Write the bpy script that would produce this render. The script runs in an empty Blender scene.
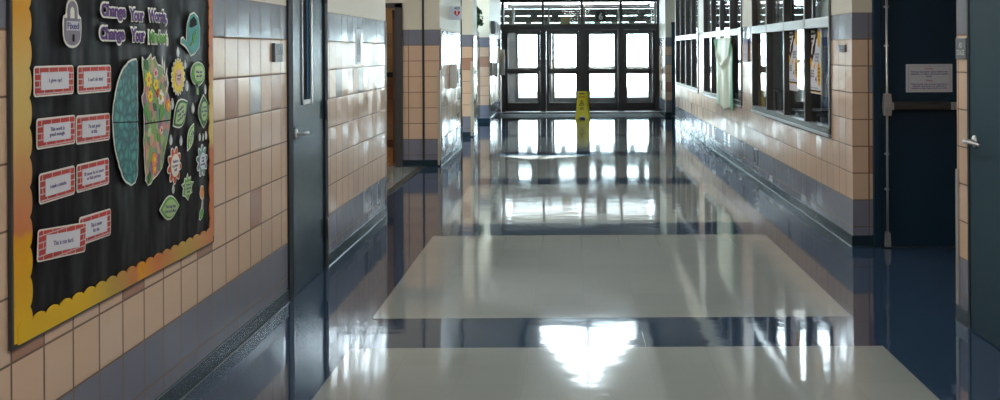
import bpy, bmesh, math, random
from mathutils import Vector, Matrix
random.seed(7)
scene = bpy.context.scene
COL = scene.collection

# ------------------------------------------------------------------ camera
CAM_H = 1.53
cam_data = bpy.data.cameras.new('camera')
cam = bpy.data.objects.new('camera', cam_data)
COL.objects.link(cam)
cam.matrix_world = (Matrix.Translation((0, 0, CAM_H)) @ Matrix.Rotation(0.005, 4, 'Y')
                    @ Matrix.Rotation(math.pi / 2, 4, 'X'))
cam_data.sensor_width = 36.0
cam_data.lens = 36.0 * 1075 / 1000
cam_data.shift_x = -0.071
cam_data.shift_y = -0.15
cam_data.clip_end = 400
scene.camera = cam

# ------------------------------------------------------------------ world, sun, exposure
world = bpy.data.worlds.new('world')
scene.world = world
world.use_nodes = True
wn = world.node_tree
wn.nodes.clear()
w_out = wn.nodes.new('ShaderNodeOutputWorld')
w_bg = wn.nodes.new('ShaderNodeBackground')
w_bg.inputs['Color'].default_value = (0.76, 0.88, 1.0, 1)
w_bg.inputs['Strength'].default_value = 26.0
wn.links.new(w_bg.outputs[0], w_out.inputs[0])

sun_data = bpy.data.lights.new('sun', 'SUN')
sun_data.energy = 40.0
sun_data.color = (1.0, 0.95, 0.88)
sun_data.angle = math.radians(1.0)
sun = bpy.data.objects.new('sun', sun_data)
COL.objects.link(sun)
sun.location = (10, 60, 40)
sun.rotation_euler = (math.radians(-42), 0, math.radians(-12))   # stands beyond the entrance

vs = scene.view_settings
vs.view_transform = 'Standard'
vs.look = 'None'
vs.gamma = 1.0
vs.use_curve_mapping = False
vs.exposure = 0.15
scene.cycles.max_bounces = 10
scene.cycles.glossy_bounces = 6
scene.cycles.diffuse_bounces = 5
scene.cycles.transparent_max_bounces = 24
scene.cycles.sample_clamp_indirect = 12.0
scene.cycles.caustics_reflective = False
scene.cycles.use_denoising = True


def portal(name, loc, rot, sx, sy):
    d = bpy.data.lights.new(name, 'AREA')
    d.shape = 'RECTANGLE'
    d.size = sx
    d.size_y = sy
    d.cycles.is_portal = True
    o = bpy.data.objects.new(name, d)
    COL.objects.link(o)
    o.location = loc
    o.rotation_euler = rot


portal('entrance_portal', (0.22, 26.42, 1.4), (math.radians(-90), 0, 0), 3.9, 2.7)
portal('monitor_portal', (0.27, 18.66, 3.75), (math.radians(-90), 0, 0), 2.0, 1.1)
portal('room_portal', (4.3, 26.42, 1.6), (math.radians(-90), 0, 0), 3.6, 2.2)

# ------------------------------------------------------------------ node helpers
def lin(c):
    return tuple(((x / 255) / 12.92 if x / 255 <= 0.04045 else ((x / 255 + 0.055) / 1.055) ** 2.4) for x in c)


class NT:
    def __init__(s, name):
        s.mat = bpy.data.materials.new(name)
        s.mat.use_nodes = True
        s.t = s.mat.node_tree
        s.p = s.t.nodes['Principled BSDF']
        s.out = s.t.nodes['Material Output']

    def new(s, kind, **kw):
        n = s.t.nodes.new(kind)
        for k, v in kw.items():
            setattr(n, k, v)
        return n

    def put(s, sock, v):
        if isinstance(v, bpy.types.NodeSocket):
            s.t.links.new(v, sock)
        elif isinstance(v, (tuple, list)) and len(v) == 3 and sock.type == 'RGBA':
            sock.default_value = (*v, 1)
        else:
            sock.default_value = v

    def m(s, op, a, b=None, c=None, clamp=False):
        n = s.new('ShaderNodeMath', operation=op, use_clamp=clamp)
        s.put(n.inputs[0], a)
        if b is not None:
            s.put(n.inputs[1], b)
        if c is not None:
            s.put(n.inputs[2], c)
        return n.outputs[0]

    def mix(s, f, a, b, blend='MIX'):
        n = s.new('ShaderNodeMix', data_type='RGBA', blend_type=blend)
        s.put(n.inputs[0], f)
        s.put(n.inputs[6], a)
        s.put(n.inputs[7], b)
        return n.outputs[2]

    def xyz(s, obj=False):
        if obj:
            g = s.new('ShaderNodeTexCoord').outputs['Object']
        else:
            g = s.new('ShaderNodeNewGeometry').outputs['Position']
        sp = s.new('ShaderNodeSeparateXYZ')
        s.put(sp.inputs[0], g)
        return g, sp.outputs[0], sp.outputs[1], sp.outputs[2]

    def comb(s, x, y, z):
        n = s.new('ShaderNodeCombineXYZ')
        s.put(n.inputs[0], x); s.put(n.inputs[1], y); s.put(n.inputs[2], z)
        return n.outputs[0]

    def noise(s, vec, scale, detail=2, rough=0.5):
        n = s.new('ShaderNodeTexNoise')
        if vec is not None:
            s.put(n.inputs['Vector'], vec)
        n.inputs['Scale'].default_value = scale
        n.inputs['Detail'].default_value = detail
        n.inputs['Roughness'].default_value = rough
        return n.outputs[0]

    def white(s, vec):
        n = s.new('ShaderNodeTexWhiteNoise', noise_dimensions='3D')
        s.put(n.inputs['Vector'], vec)
        return n.outputs

    def bump(s, h, strength, dist=0.01, normal=None):
        n = s.new('ShaderNodeBump')
        n.inputs['Strength'].default_value = strength
        n.inputs['Distance'].default_value = dist
        s.put(n.inputs['Height'], h)
        if normal is not None:
            s.put(n.inputs['Normal'], normal)
        return n.outputs[0]

    def ramp(s, fac, stops, interp='LINEAR'):
        n = s.new('ShaderNodeValToRGB')
        n.color_ramp.interpolation = interp
        e = n.color_ramp.elements
        while len(e) < len(stops):
            e.new(0.5)
        for i, (p, c) in enumerate(stops):
            e[i].position = p
            e[i].color = (*c, 1)
        s.put(n.inputs[0], fac)
        return n.outputs[0]


def plain(name, col, rough=0.5, metal=0.0, vary=0.06, scale=30, spec=0.5, bumpy=0.0, emit=None, estr=0.0, coat=0.0):
    t = NT(name)
    tc = t.new('ShaderNodeTexCoord').outputs['Object']
    n = t.noise(tc, scale, 3)
    lo = tuple(max(0, c * (1 - vary)) for c in col)
    hi = tuple(min(1, c * (1 + vary)) for c in col)
    t.put(t.p.inputs['Base Color'], t.mix(n, lo, hi))
    t.p.inputs['Roughness'].default_value = rough
    t.p.inputs['Metallic'].default_value = metal
    t.p.inputs['Specular IOR Level'].default_value = spec
    t.p.inputs['Coat Weight'].default_value = coat
    if bumpy:
        t.put(t.p.inputs['Normal'], t.bump(n, bumpy, 0.005))
    if emit:
        t.p.inputs['Emission Color'].default_value = (*emit, 1)
        t.p.inputs['Emission Strength'].default_value = estr
    return t.mat


def glass_mat(name, tint=(0.93, 0.96, 0.95), refl=1.0):
    t = NT(name)
    t.t.nodes.remove(t.p)
    tr = t.new('ShaderNodeBsdfTransparent')
    tr.inputs[0].default_value = (*tint, 1)
    gl = t.new('ShaderNodeBsdfGlossy')
    gl.inputs['Roughness'].default_value = 0.02
    fr = t.new('ShaderNodeLayerWeight')
    fr.inputs[0].default_value = 0.5
    f = t.m('MULTIPLY', t.m('ADD', 0.03, t.m('MULTIPLY', t.m('POWER', fr.outputs[1], 5.0), 0.90)), refl, clamp=True)
    mx = t.new('ShaderNodeMixShader')
    t.put(mx.inputs[0], f)
    t.t.links.new(tr.outputs[0], mx.inputs[1])
    t.t.links.new(gl.outputs[0], mx.inputs[2])
    t.t.links.new(mx.outputs[0], t.out.inputs[0])
    return t.mat


P_T = 0.2067
Z_T = 0.155
BEIGE = (0.60, 0.44, 0.325)
GREY = (0.185, 0.20, 0.255)
PINK = (0.37, 0.215, 0.155)
CREAM = (0.60, 0.575, 0.48)
ACC_GREY = (0.30, 0.31, 0.34)


def tile_mat(name, axis, u0, high=None, low=None, high_all=None, beige=BEIGE, grey=GREY, cream=CREAM, high_grey=None):
    """glazed wall tile on a 0.2067 m grid below 1.81 m, paint above.
    axis: 0 = the wall runs along X, 1 = along Y."""
    t = NT(name)
    pos, x, y, z = t.xyz()
    u = (x, y)[axis]
    uu = t.m('DIVIDE', t.m('SUBTRACT', u, u0), P_T)
    zz = t.m('DIVIDE', t.m('SUBTRACT', z, Z_T), P_T)
    cu, cz = t.m('FLOOR', uu), t.m('FLOOR', zz)
    fu, fz = t.m('FRACT', uu), t.m('FRACT', zz)
    cell = t.comb(cu, cz, 3.7 + axis)
    wv, wc = t.white(cell)
    # rows
    is_beige = t.m('MULTIPLY', t.m('GREATER_THAN', cz, 0.5), t.m('LESS_THAN', cz, 6.5))
    is_paint = t.m('GREATER_THAN', zz, 8.0)
    base = t.mix(is_beige, grey, beige)
    base = t.mix(t.m('MULTIPLY', wv, 0.32), base, t.mix(is_beige, (0.12, 0.13, 0.17), (0.52, 0.34, 0.22)))

    def rowcond(row):
        return t.m('COMPARE', cz, float(row), 0.2)

    def colcond(k, per=4):
        return t.m('COMPARE', t.m('FLOORED_MODULO', cu, float(per)), float(k), 0.2)
    if high is not None:
        base = t.mix(t.m('MULTIPLY', rowcond(5), colcond(high)), base, PINK)
    if high_grey is not None:
        base = t.mix(t.m('MULTIPLY', rowcond(5), colcond(high_grey)), base, ACC_GREY)
    if low is not None:
        base = t.mix(t.m('MULTIPLY', rowcond(2), colcond(low)), base, PINK)
    if high_all is not None:
        base = t.mix(rowcond(5), base, high_all)
    # soft glaze mottling
    nz = t.noise(pos, 9, 3)
    base = t.mix(t.m('MULTIPLY', nz, 0.18), base, (0.9, 0.85, 0.8), 'MULTIPLY')
    # joints
    du = t.m('MINIMUM', fu, t.m('SUBTRACT', 1.0, fu))
    dz = t.m('MINIMUM', fz, t.m('SUBTRACT', 1.0, fz))
    d = t.m('MINIMUM', du, dz)
    grout = t.m('MAXIMUM', t.m('LESS_THAN', du, 0.026), t.m('LESS_THAN', dz, 0.019))
    base = t.mix(grout, base, (0.13, 0.08, 0.055))
    col = t.mix(is_paint, base, cream)
    t.put(t.p.inputs['Base Color'], col)
    r_t = t.m('ADD', t.m('ADD', 0.13, t.m('MULTIPLY', wv, 0.14)), t.m('MULTIPLY', grout, 0.5))
    r = t.m('ADD', t.m('MULTIPLY', r_t, t.m('SUBTRACT', 1.0, is_paint)), t.m('MULTIPLY', 0.42, is_paint))
    t.put(t.p.inputs['Roughness'], r)
    # relief: pillowed tile edge, each tile set at a slightly different tilt
    edge = t.m('MINIMUM', t.m('MULTIPLY', d, 18.0), 1.0)
    edge = t.m('SQRT', edge)
    sp = t.new('ShaderNodeSeparateColor')
    t.put(sp.inputs[0], wc)
    tilt = t.m('ADD', t.m('MULTIPLY', t.m('SUBTRACT', sp.outputs[0], 0.5), fu),
               t.m('MULTIPLY', t.m('SUBTRACT', sp.outputs[1], 0.5), fz))
    h = t.m('ADD', t.m('MULTIPLY', edge, 0.5), t.m('MULTIPLY', tilt, 5.0))
    h = t.m('ADD', h, t.m('MULTIPLY', t.noise(pos, 14, 1), 0.35))
    tile_h = t.m('MULTIPLY', h, t.m('SUBTRACT', 1.0, is_paint))
    paint_h = t.m('MULTIPLY', t.m('MULTIPLY', t.noise(pos, 160, 2), 0.2), is_paint)
    t.put(t.p.inputs['Normal'], t.bump(t.m('ADD', tile_h, paint_h), 0.55, 0.0035))
    return t.mat


def floor_mat():
    t = NT('vinyl_floor')
    pos, x, y, z = t.xyz()
    S = 0.3048
    inx = t.m('MULTIPLY', t.m('GREATER_THAN', x, -1.146), t.m('LESS_THAN', x, 1.597))
    ph = t.m('FLOORED_MODULO', t.m('SUBTRACT', y, 2.79), 3.353)
    iny = t.m('MULTIPLY', t.m('LESS_THAN', ph, 2.743), t.m('LESS_THAN', y, 24.0))
    light = t.m('MULTIPLY', inx, iny)
    alcove = t.m('MULTIPLY', t.m('LESS_THAN', x, -1.99), t.m('MULTIPLY', t.m('GREATER_THAN', y, 10.0), t.m('LESS_THAN', y, 14.25)))
    light = t.m('MAXIMUM', light, alcove)
    spk = t.noise(pos, 220, 3, 0.7)
    spk2 = t.noise(pos, 60, 4, 0.6)
    blue = t.mix(spk, (0.012, 0.031, 0.066), (0.034, 0.064, 0.118))
    pale = t.mix(spk, (0.16, 0.19, 0.19), (0.32, 0.36, 0.355))
    pale = t.mix(t.m('MULTIPLY', spk2, 0.5), pale, (0.24, 0.265, 0.265))
    # each tile slightly its own shade
    tx = t.m('FLOOR', t.m('DIVIDE', t.m('ADD', x, 1.146), S))
    ty = t.m('FLOOR', t.m('DIVIDE', t.m('SUBTRACT', y, 2.79), S))
    wv, wc = t.white(t.comb(tx, ty, 1.0))
    col = t.mix(light, blue, pale)
    k = t.m('ADD', 0.97, t.m('MULTIPLY', wv, 0.06))
    col = t.mix(1.0, col, t.comb(k, k, k), 'MULTIPLY')
    fx = t.m('FRACT', t.m('DIVIDE', t.m('ADD', x, 1.146), S))
    fy = t.m('FRACT', t.m('DIVIDE', t.m('SUBTRACT', y, 2.79), S))
    d = t.m('MINIMUM', t.m('MINIMUM', fx, t.m('SUBTRACT', 1.0, fx)), t.m('MINIMUM', fy, t.m('SUBTRACT', 1.0, fy)))
    seam = t.m('LESS_THAN', d, 0.005)
    col = t.mix(t.m('MULTIPLY', seam, 0.12), col, (0.05, 0.05, 0.06))
    # fine scuffs in the wax
    sc = t.noise(t.comb(t.m('MULTIPLY', x, 3.0), t.m('MULTIPLY', y, 24.0), 0.0), 1.6, 4, 0.65)
    scf = t.m('GREATER_THAN', sc, 0.68)
    t.put(t.p.inputs['Base Color'], col)
    rn = t.noise(pos, 1.3, 3)
    r = t.m('ADD', 0.03, t.m('MULTIPLY', rn, 0.05))
    r = t.m('ADD', r, t.m('MULTIPLY', scf, 0.06))
    t.put(t.p.inputs['Roughness'], r)
    t.p.inputs['IOR'].default_value = 1.75
    w1 = t.noise(t.comb(t.m('MULTIPLY', x, 2.0), t.m('MULTIPLY', y, 3.2), 0.0), 1.3, 2, 0.5)
    tilt = t.m('MULTIPLY', t.m('SUBTRACT', wv, 0.5), t.m('SUBTRACT', fx, 0.5))
    h = t.m('ADD', w1, t.m('MULTIPLY', tilt, 0.10))
    h = t.m('SUBTRACT', h, t.m('MULTIPLY', seam, 0.006))
    h = t.m('ADD', h, t.m('MULTIPLY', sc, 0.05))
    t.put(t.p.inputs['Normal'], t.bump(h, 1.0, 0.0010))
    return t.mat


M = {}
M['tile_left'] = tile_mat('glazed_tile_left_wall', 1, 5.39, high=0, high_grey=2, low=2)
M['tile_left_far'] = tile_mat('glazed_tile_beyond_door', 1, 7.932, high=2, high_grey=0)
M['tile_side'] = tile_mat('glazed_tile_pier_side', 1, 5.39)
M['tile_right'] = tile_mat('glazed_tile_right_wall', 1, 8.30)
M['tile_face'] = tile_mat('glazed_tile_pier_face', 0, -2.149)
M['tile_face_accent'] = tile_mat('glazed_tile_face_with_brown_row', 0, -1.735, high_all=PINK)
M['tile_face_right'] = tile_mat('glazed_tile_corner_face', 0, 2.296, high_grey=0, low=0)
M['tile_face_far'] = tile_mat('glazed_tile_far_face', 0, 2.17, high_grey=0, low=0)
M['tile_brown'] = tile_mat('brown_room_tile', 0, -3.0, beige=(0.42, 0.27, 0.15), grey=(0.42, 0.27, 0.15), cream=(0.42, 0.27, 0.15))
M['floor'] = floor_mat()
M['cove'] = plain('teal_vinyl_cove', (0.010, 0.027, 0.042), 0.24, vary=0.15)
M['teal'] = plain('teal_door_paint', (0.018, 0.044, 0.066), 0.24, vary=0.04, scale=8, spec=0.35)
M['teal_dark'] = plain('dark_teal_door_paint', (0.006, 0.026, 0.050), 0.45, vary=0.04, scale=8, spec=0.3)
M['teal_stage'] = plain('teal_stage_door_paint', (0.026, 0.060, 0.082), 0.55, vary=0.04, scale=8, spec=0.12)
M['frame_dark'] = plain('dark_frame_paint', (0.012, 0.018, 0.024), 0.6, spec=0.3)
M['frame_grey'] = plain('grey_frame_paint', (0.045, 0.045, 0.047), 0.4)
M['bronze'] = plain('bronze_anodised_aluminium', (0.030, 0.027, 0.027), 0.38, vary=0.1)
M['alu'] = plain('mill_aluminium', (0.50, 0.49, 0.48), 0.30, metal=0.9)
M['alu_dark'] = plain('dull_window_aluminium', (0.075, 0.072, 0.07), 0.32, metal=0.4)
M['steel'] = plain('satin_steel', (0.50, 0.51, 0.53), 0.30, metal=0.6)
M['steel_dark'] = plain('dark_bar_metal', (0.07, 0.075, 0.08), 0.35, metal=0.6)
M['glass'] = glass_mat('clear_glass')
M['glass_dark'] = glass_mat('vision_glass', (0.25, 0.3, 0.32))
M['ceiling'] = plain('ceiling_tile', (0.32, 0.315, 0.30), 0.85, bumpy=0.3, scale=80)
M['lining'] = plain('roof_monitor_lining', (0.32, 0.30, 0.27), 0.8)
M['roomwall'] = plain('room_wall_paint', (0.42, 0.40, 0.34), 0.7)
M['concrete'] = plain('pale_concrete', (0.52, 0.51, 0.48), 0.85, scale=3, vary=0.1)
M['canopy'] = plain('canopy_metal', (0.012, 0.0118, 0.0112), 0.8, spec=0.0)
M['wood'] = plain('orange_wood_floor', (0.42, 0.20, 0.07), 0.3, vary=0.25, scale=12)
M['brownbase'] = plain('brown_base', (0.10, 0.045, 0.022), 0.4)
M['guard'] = plain('beige_corner_guard', (0.42, 0.38, 0.30), 0.35)
M['guard_grey'] = plain('grey_corner_guard', (0.30, 0.29, 0.28), 0.35)
M['joint'] = plain('dark_joint_sealant', (0.02, 0.022, 0.022), 0.5)
M['white'] = plain('white_paper', (0.72, 0.71, 0.68), 0.6, vary=0.03, spec=0.3)
M['rim'] = plain('cut_paper_rim', (0.66, 0.68, 0.62), 0.45, vary=0.05)
M['panel'] = plain('laminated_white', (0.58, 0.60, 0.67), 0.35, vary=0.04)
M['ink'] = plain('blue_ink', (0.07, 0.06, 0.22), 0.5)
M['purple'] = plain('purple_letter', (0.085, 0.030, 0.17), 0.45, vary=0.2)
M['green_letter'] = plain('green_letter', (0.11, 0.30, 0.06), 0.45, vary=0.5, scale=30)
M['green'] = plain('leaf_green', (0.10, 0.32, 0.06), 0.4, vary=0.35, scale=40)
M['green_deep'] = plain('deep_leaf_green', (0.025, 0.14, 0.035), 0.4, vary=0.3, scale=40)
M['green_pale'] = plain('pale_leaf_green', (0.36, 0.52, 0.24), 0.4, vary=0.1)
M['yellow'] = plain('petal_yellow', (0.75, 0.60, 0.03), 0.4, vary=0.2, scale=60)
M['petalred'] = plain('petal_red', (0.52, 0.085, 0.035), 0.4, vary=0.4, scale=40)
M['petalteal'] = plain('petal_teal', (0.13, 0.26, 0.27), 0.4, vary=0.3, scale=40)
M['pinkish'] = plain('pale_pink_paper', (0.65, 0.45, 0.40), 0.45)
M['orange'] = plain('orange_paper', (0.70, 0.25, 0.05), 0.4)
M['can'] = plain('watering_can_teal', (0.045, 0.27, 0.26), 0.4, vary=0.35, scale=14)
M['drop'] = plain('drop_paper', (0.50, 0.54, 0.60), 0.4, vary=0.2, scale=40)
M['lockgrey'] = plain('padlock_grey', (0.20, 0.19, 0.24), 0.4, vary=0.15)
M['locklight'] = plain('padlock_label', (0.45, 0.46, 0.55), 0.4)
M['black'] = plain('black_plastic', (0.012, 0.012, 0.013), 0.4)
M['red'] = plain('sign_red', (0.60, 0.012, 0.03), 0.4)
M['redtext'] = plain('dull_red_ink', (0.45, 0.05, 0.03), 0.5)
M['signgrey'] = plain('grey_sign_plastic', (0.085, 0.10, 0.115), 0.4)
M['signlight'] = plain('sign_letter_grey', (0.42, 0.44, 0.45), 0.4)
M['signmid'] = plain('sign_mid_grey', (0.22, 0.23, 0.24), 0.4)
M['caution'] = plain('caution_yellow', (0.90, 0.80, 0.012), 0.4, vary=0.04)
M['plant'] = plain('ivy_green', (0.035, 0.095, 0.03), 0.5, vary=0.5, scale=40)
M['pot'] = plain('clay_pot', (0.30, 0.16, 0.09), 0.6)
M['plastic'] = plain('pale_plastic', (0.60, 0.60, 0.58), 0.3)
M['boxgrey'] = plain('blue_grey_plastic', (0.26, 0.31, 0.37), 0.35)
M['mauve'] = plain('mauve_notice', (0.20, 0.13, 0.14), 0.45)
M['mauve_blue'] = plain('blue_notice_band', (0.10, 0.12, 0.22), 0.45)
M['gold'] = plain('poster_gold', (0.78, 0.42, 0.03), 0.75, spec=0.15)
M['poster_black'] = plain('poster_black', (0.02, 0.02, 0.022), 0.75, spec=0.15)
M['poster_grey'] = plain('poster_grey', (0.22, 0.22, 0.23), 0.75, spec=0.15)
M['poster_white'] = plain('poster_white', (0.62, 0.66, 0.74), 0.7, vary=0.03, spec=0.2)
M['manila'] = plain('manila_sheet', (0.55, 0.47, 0.28), 0.6)
M['mat'] = plain('grey_entrance_mat', (0.10, 0.12, 0.14), 0.5, vary=0.3, scale=90, bumpy=0.3)
M['brass'] = plain('brass_trim', (0.40, 0.30, 0.14), 0.3, metal=0.6)
M['lamp'] = plain('lamp_lens', (0.8, 0.8, 0.8), 0.5, emit=(1.0, 0.95, 0.88), estr=19.0)
M['lamp_dim'] = plain('dim_lamp_lens', (0.8, 0.8, 0.8), 0.5, emit=(1.0, 0.85, 0.62), estr=6.0)
M['strip_lamp'] = plain('strip_lamp_lens', (0.8, 0.8, 0.8), 0.5, emit=(0.95, 0.97, 1.0), estr=4.0)
M['blue_cloth'] = plain('blue_partition_cloth', (0.05, 0.10, 0.38), 0.7)
M['dark_furn'] = plain('dark_furniture', (0.025, 0.024, 0.024), 0.5)
M['blind'] = plain('roller_blind', (0.55, 0.52, 0.42), 0.7)


def board_paper():
    t = NT('black_backing_paper')
    pos, x, y, z = t.xyz()
    n = t.noise(t.comb(0.0, t.m('MULTIPLY', y, 2.2), t.m('MULTIPLY', z, 0.7)), 2.4, 2, 0.4)
    n2 = t.noise(pos, 5.0, 2)
    t.p.inputs['Base Color'].default_value = (0.008, 0.008, 0.010, 1)
    t.p.inputs['Specular IOR Level'].default_value = 0.25
    t.p.inputs['IOR'].default_value = 1.25
    t.p.inputs['Roughness'].default_value = 0.30
    t.put(t.p.inputs['Normal'], t.bump(t.m('ADD', n, t.m('MULTIPLY', n2, 0.35)), 0.6, 0.03))
    return t.mat


M['paper'] = board_paper()


def ramp_mat(name, axis, a, b, stops):
    t = NT(name)
    pos, x, y, z = t.xyz()
    f = t.m('DIVIDE', t.m('SUBTRACT', (x, y, z)[axis], a), b - a, clamp=True)
    f = t.m('ADD', f, t.m('MULTIPLY', t.m('SUBTRACT', t.noise(pos, 12, 3), 0.5), 0.06))
    t.put(t.p.inputs['Base Color'], t.ramp(f, stops))
    t.p.inputs['Roughness'].default_value = 0.42
    return t.mat


GOLD = (0.62, 0.30, 0.01); TAN = (0.58, 0.42, 0.13); PEACH = (0.52, 0.26, 0.10); SALM = (0.50, 0.17, 0.07)
YEL = (0.66, 0.42, 0.02); OLIVE = (0.42, 0.30, 0.06)
M['border_left'] = ramp_mat('sunset_border_left', 2, 0.62, 1.79,
    [(0.0, YEL), (0.28, GOLD), (0.30, SALM), (0.45, PEACH), (0.60, TAN), (0.72, TAN), (0.90, GOLD), (1.0, GOLD)])
M['border_bottom'] = ramp_mat('sunset_border_bottom', 1, 3.33, 5.2,
    [(0.0, YEL), (0.25, YEL), (0.38, OLIVE), (0.48, SALM), (0.50, GOLD), (0.60, SALM), (0.78, OLIVE), (0.9, PEACH), (1.0, SALM)])
M['border_right'] = ramp_mat('sunset_border_right', 2, 0.62, 1.79,
    [(0.0, PEACH), (0.05, SALM), (0.38, SALM), (0.40, TAN), (0.60, TAN), (0.68, PEACH), (0.8, SALM), (1.0, SALM)])


def brick_mat():
    t = NT('red_brick_print')
    pos, x, y, z = t.xyz(obj=True)
    b = t.new('ShaderNodeTexBrick')
    t.put(b.inputs['Vector'], t.comb(t.m('ADD', y, 5.0), t.m('ADD', z, 5.0), 0.0))
    t.p.inputs['Specular IOR Level'].default_value = 0.2
    b.inputs['Color1'].default_value = (0.50, 0.050, 0.035, 1)
    b.inputs['Color2'].default_value = (0.36, 0.035, 0.03, 1)
    b.inputs['Mortar'].default_value = (0.52, 0.42, 0.46, 1)
    b.inputs['Scale'].default_value = 1.0
    b.inputs['Mortar Size'].default_value = 0.0022
    b.inputs['Brick Width'].default_value = 0.064
    b.inputs['Row Height'].default_value = 0.0215
    t.put(t.p.inputs['Base Color'], b.outputs[0])
    t.p.inputs['Roughness'].default_value = 0.35
    return t.mat


def brain_teal():
    t = NT('teal_brain_print')
    pos, x, y, z = t.xyz()
    w = t.noise(pos, 22, 2)
    v = t.new('ShaderNodeTexVoronoi', feature='DISTANCE_TO_EDGE')
    t.put(v.inputs['Vector'], t.comb(t.m('MULTIPLY', w, 0.05), t.m('ADD', y, t.m('MULTIPLY', w, 0.06)), t.m('MULTIPLY', z, 0.8)))
    v.inputs['Scale'].default_value = 26
    f = t.m('MULTIPLY', v.outputs[0], 2.6, clamp=True)
    t.put(t.p.inputs['Base Color'], t.ramp(f, [(0.0, (0.004, 0.065, 0.075)), (0.25, (0.008, 0.12, 0.125)), (1.0, (0.06, 0.29, 0.27))]))
    t.p.inputs['Roughness'].default_value = 0.4
    return t.mat


def brain_floral():
    t = NT('floral_brain_print')
    pos, x, y, z = t.xyz()
    v = t.new('ShaderNodeTexVoronoi', feature='F1')
    t.put(v.inputs['Vector'], t.comb(0.0, y, t.m('MULTIPLY', z, 0.75)))
    v.inputs['Scale'].default_value = 34
    s = t.new('ShaderNodeSeparateColor')
    t.put(s.inputs[0], v.outputs['Color'])
    c = t.ramp(s.outputs[0], [(0.0, (0.10, 0.32, 0.05)), (0.28, (0.22, 0.42, 0.08)), (0.42, (0.52, 0.16, 0.14)),
                              (0.58, (0.03, 0.15, 0.05)), (0.70, (0.16, 0.05, 0.24)), (0.80, (0.55, 0.30, 0.18)),
                              (0.90, (0.06, 0.24, 0.22))], 'CONSTANT')
    c = t.mix(t.m('MULTIPLY', t.noise(pos, 60, 3), 0.5), c, (0.30, 0.22, 0.12))
    t.put(t.p.inputs['Base Color'], c)
    t.p.inputs['Roughness'].default_value = 0.4
    return t.mat


def cloth_mat():
    t = NT('green_edged_sheet')
    pos, x, y, z = t.xyz()
    n = t.noise(t.comb(0.0, t.m('MULTIPLY', y, 2.2), t.m('MULTIPLY', z, 0.6)), 2.0, 3)
    e = t.m('ABSOLUTE', t.m('DIVIDE', t.m('SUBTRACT', y, 14.93), 0.86))
    e = t.m('ADD', e, t.m('MULTIPLY', t.m('SUBTRACT', n, 0.5), 1.3))
    t.put(t.p.inputs['Base Color'], t.ramp(e, [(0.0, (0.70, 0.66, 0.50)), (0.45, (0.56, 0.60, 0.42)), (0.80, (0.16, 0.36, 0.17)), (1.0, (0.05, 0.24, 0.09))]))
    t.p.inputs['Roughness'].default_value = 0.35
    return t.mat


for k_ in ('white', 'rim', 'panel', 'ink', 'purple', 'green_letter', 'green', 'green_deep', 'green_pale', 'yellow', 'petalred', 'petalteal', 'pinkish', 'orange', 'can', 'drop', 'lockgrey', 'locklight', 'border_left', 'border_bottom', 'border_right'):
    M[k_].node_tree.nodes['Principled BSDF'].inputs['Specular IOR Level'].default_value = 0.2
M['brick'] = brick_mat()
M['brain_l'] = brain_teal()
M['brain_r'] = brain_floral()
M['cloth'] = cloth_mat()

# ------------------------------------------------------------------ mesh helpers
class MB:
    def __init__(s):
        s.bm = bmesh.new()

    def box(s, a, b, bevel=0.0):
        (x0, y0, z0), (x1, y1, z1) = a, b
        x0, x1 = sorted((x0, x1)); y0, y1 = sorted((y0, y1)); z0, z1 = sorted((z0, z1))
        r = bmesh.ops.create_cube(s.bm, size=1.0)
        for v in r['verts']:
            v.co = Vector(((x0 + x1) / 2 + v.co.x * (x1 - x0), (y0 + y1) / 2 + v.co.y * (y1 - y0), (z0 + z1) / 2 + v.co.z * (z1 - z0)))
        if bevel:
            es = list({e for v in r['verts'] for e in v.link_edges})
            bmesh.ops.bevel(s.bm, geom=es, offset=bevel, segments=2, affect='EDGES', profile=0.5)
        return s

    def prism(s, pts, axis, a, b):
        """polygon pts extruded along axis from a to b.  axis 0: pts=(y,z); 1: (x,z); 2: (x,y)"""
        def mk(p, h):
            return ((h, p[0], p[1]), (p[0], h, p[1]), (p[0], p[1], h))[axis]
        va = [s.bm.verts.new(mk(p, a)) for p in pts]
        vb = [s.bm.verts.new(mk(p, b)) for p in pts]
        fs = [s.bm.faces.new(va), s.bm.faces.new(list(reversed(vb)))]
        n = len(pts)
        for i in range(n):
            fs.append(s.bm.faces.new((va[i], vb[i], vb[(i + 1) % n], va[(i + 1) % n])))
        bmesh.ops.recalc_face_normals(s.bm, faces=fs)
        return s

    def tube(s, pts, r, seg=12, caps=True):
        pts = [Vector(p) for p in pts]
        rs = r if isinstance(r, (list, tuple)) else [r] * len(pts)
        rings = []
        for i, p in enumerate(pts):
            d = (pts[min(i + 1, len(pts) - 1)] - pts[max(i - 1, 0)]).normalized()
            up = Vector((0, 0, 1)) if abs(d.z) < 0.9 else Vector((1, 0, 0))
            a = d.cross(up).normalized(); b = d.cross(a).normalized()
            rings.append([s.bm.verts.new(p + (a * math.cos(2 * math.pi * k / seg) + b * math.sin(2 * math.pi * k / seg)) * rs[i]) for k in range(seg)])
        fs = []
        for i in range(len(rings) - 1):
            for k in range(seg):
                fs.append(s.bm.faces.new((rings[i][k], rings[i][(k + 1) % seg], rings[i + 1][(k + 1) % seg], rings[i + 1][k])))
        if caps:
            fs.append(s.bm.faces.new(rings[0])); fs.append(s.bm.faces.new(rings[-1]))
        bmesh.ops.recalc_face_normals(s.bm, faces=fs)
        for f in fs:
            f.smooth = True
        return s


def world_off(parent):
    v = Vector((0, 0, 0))
    while parent:
        v += parent.location
        parent = parent.parent
    return v


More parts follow.
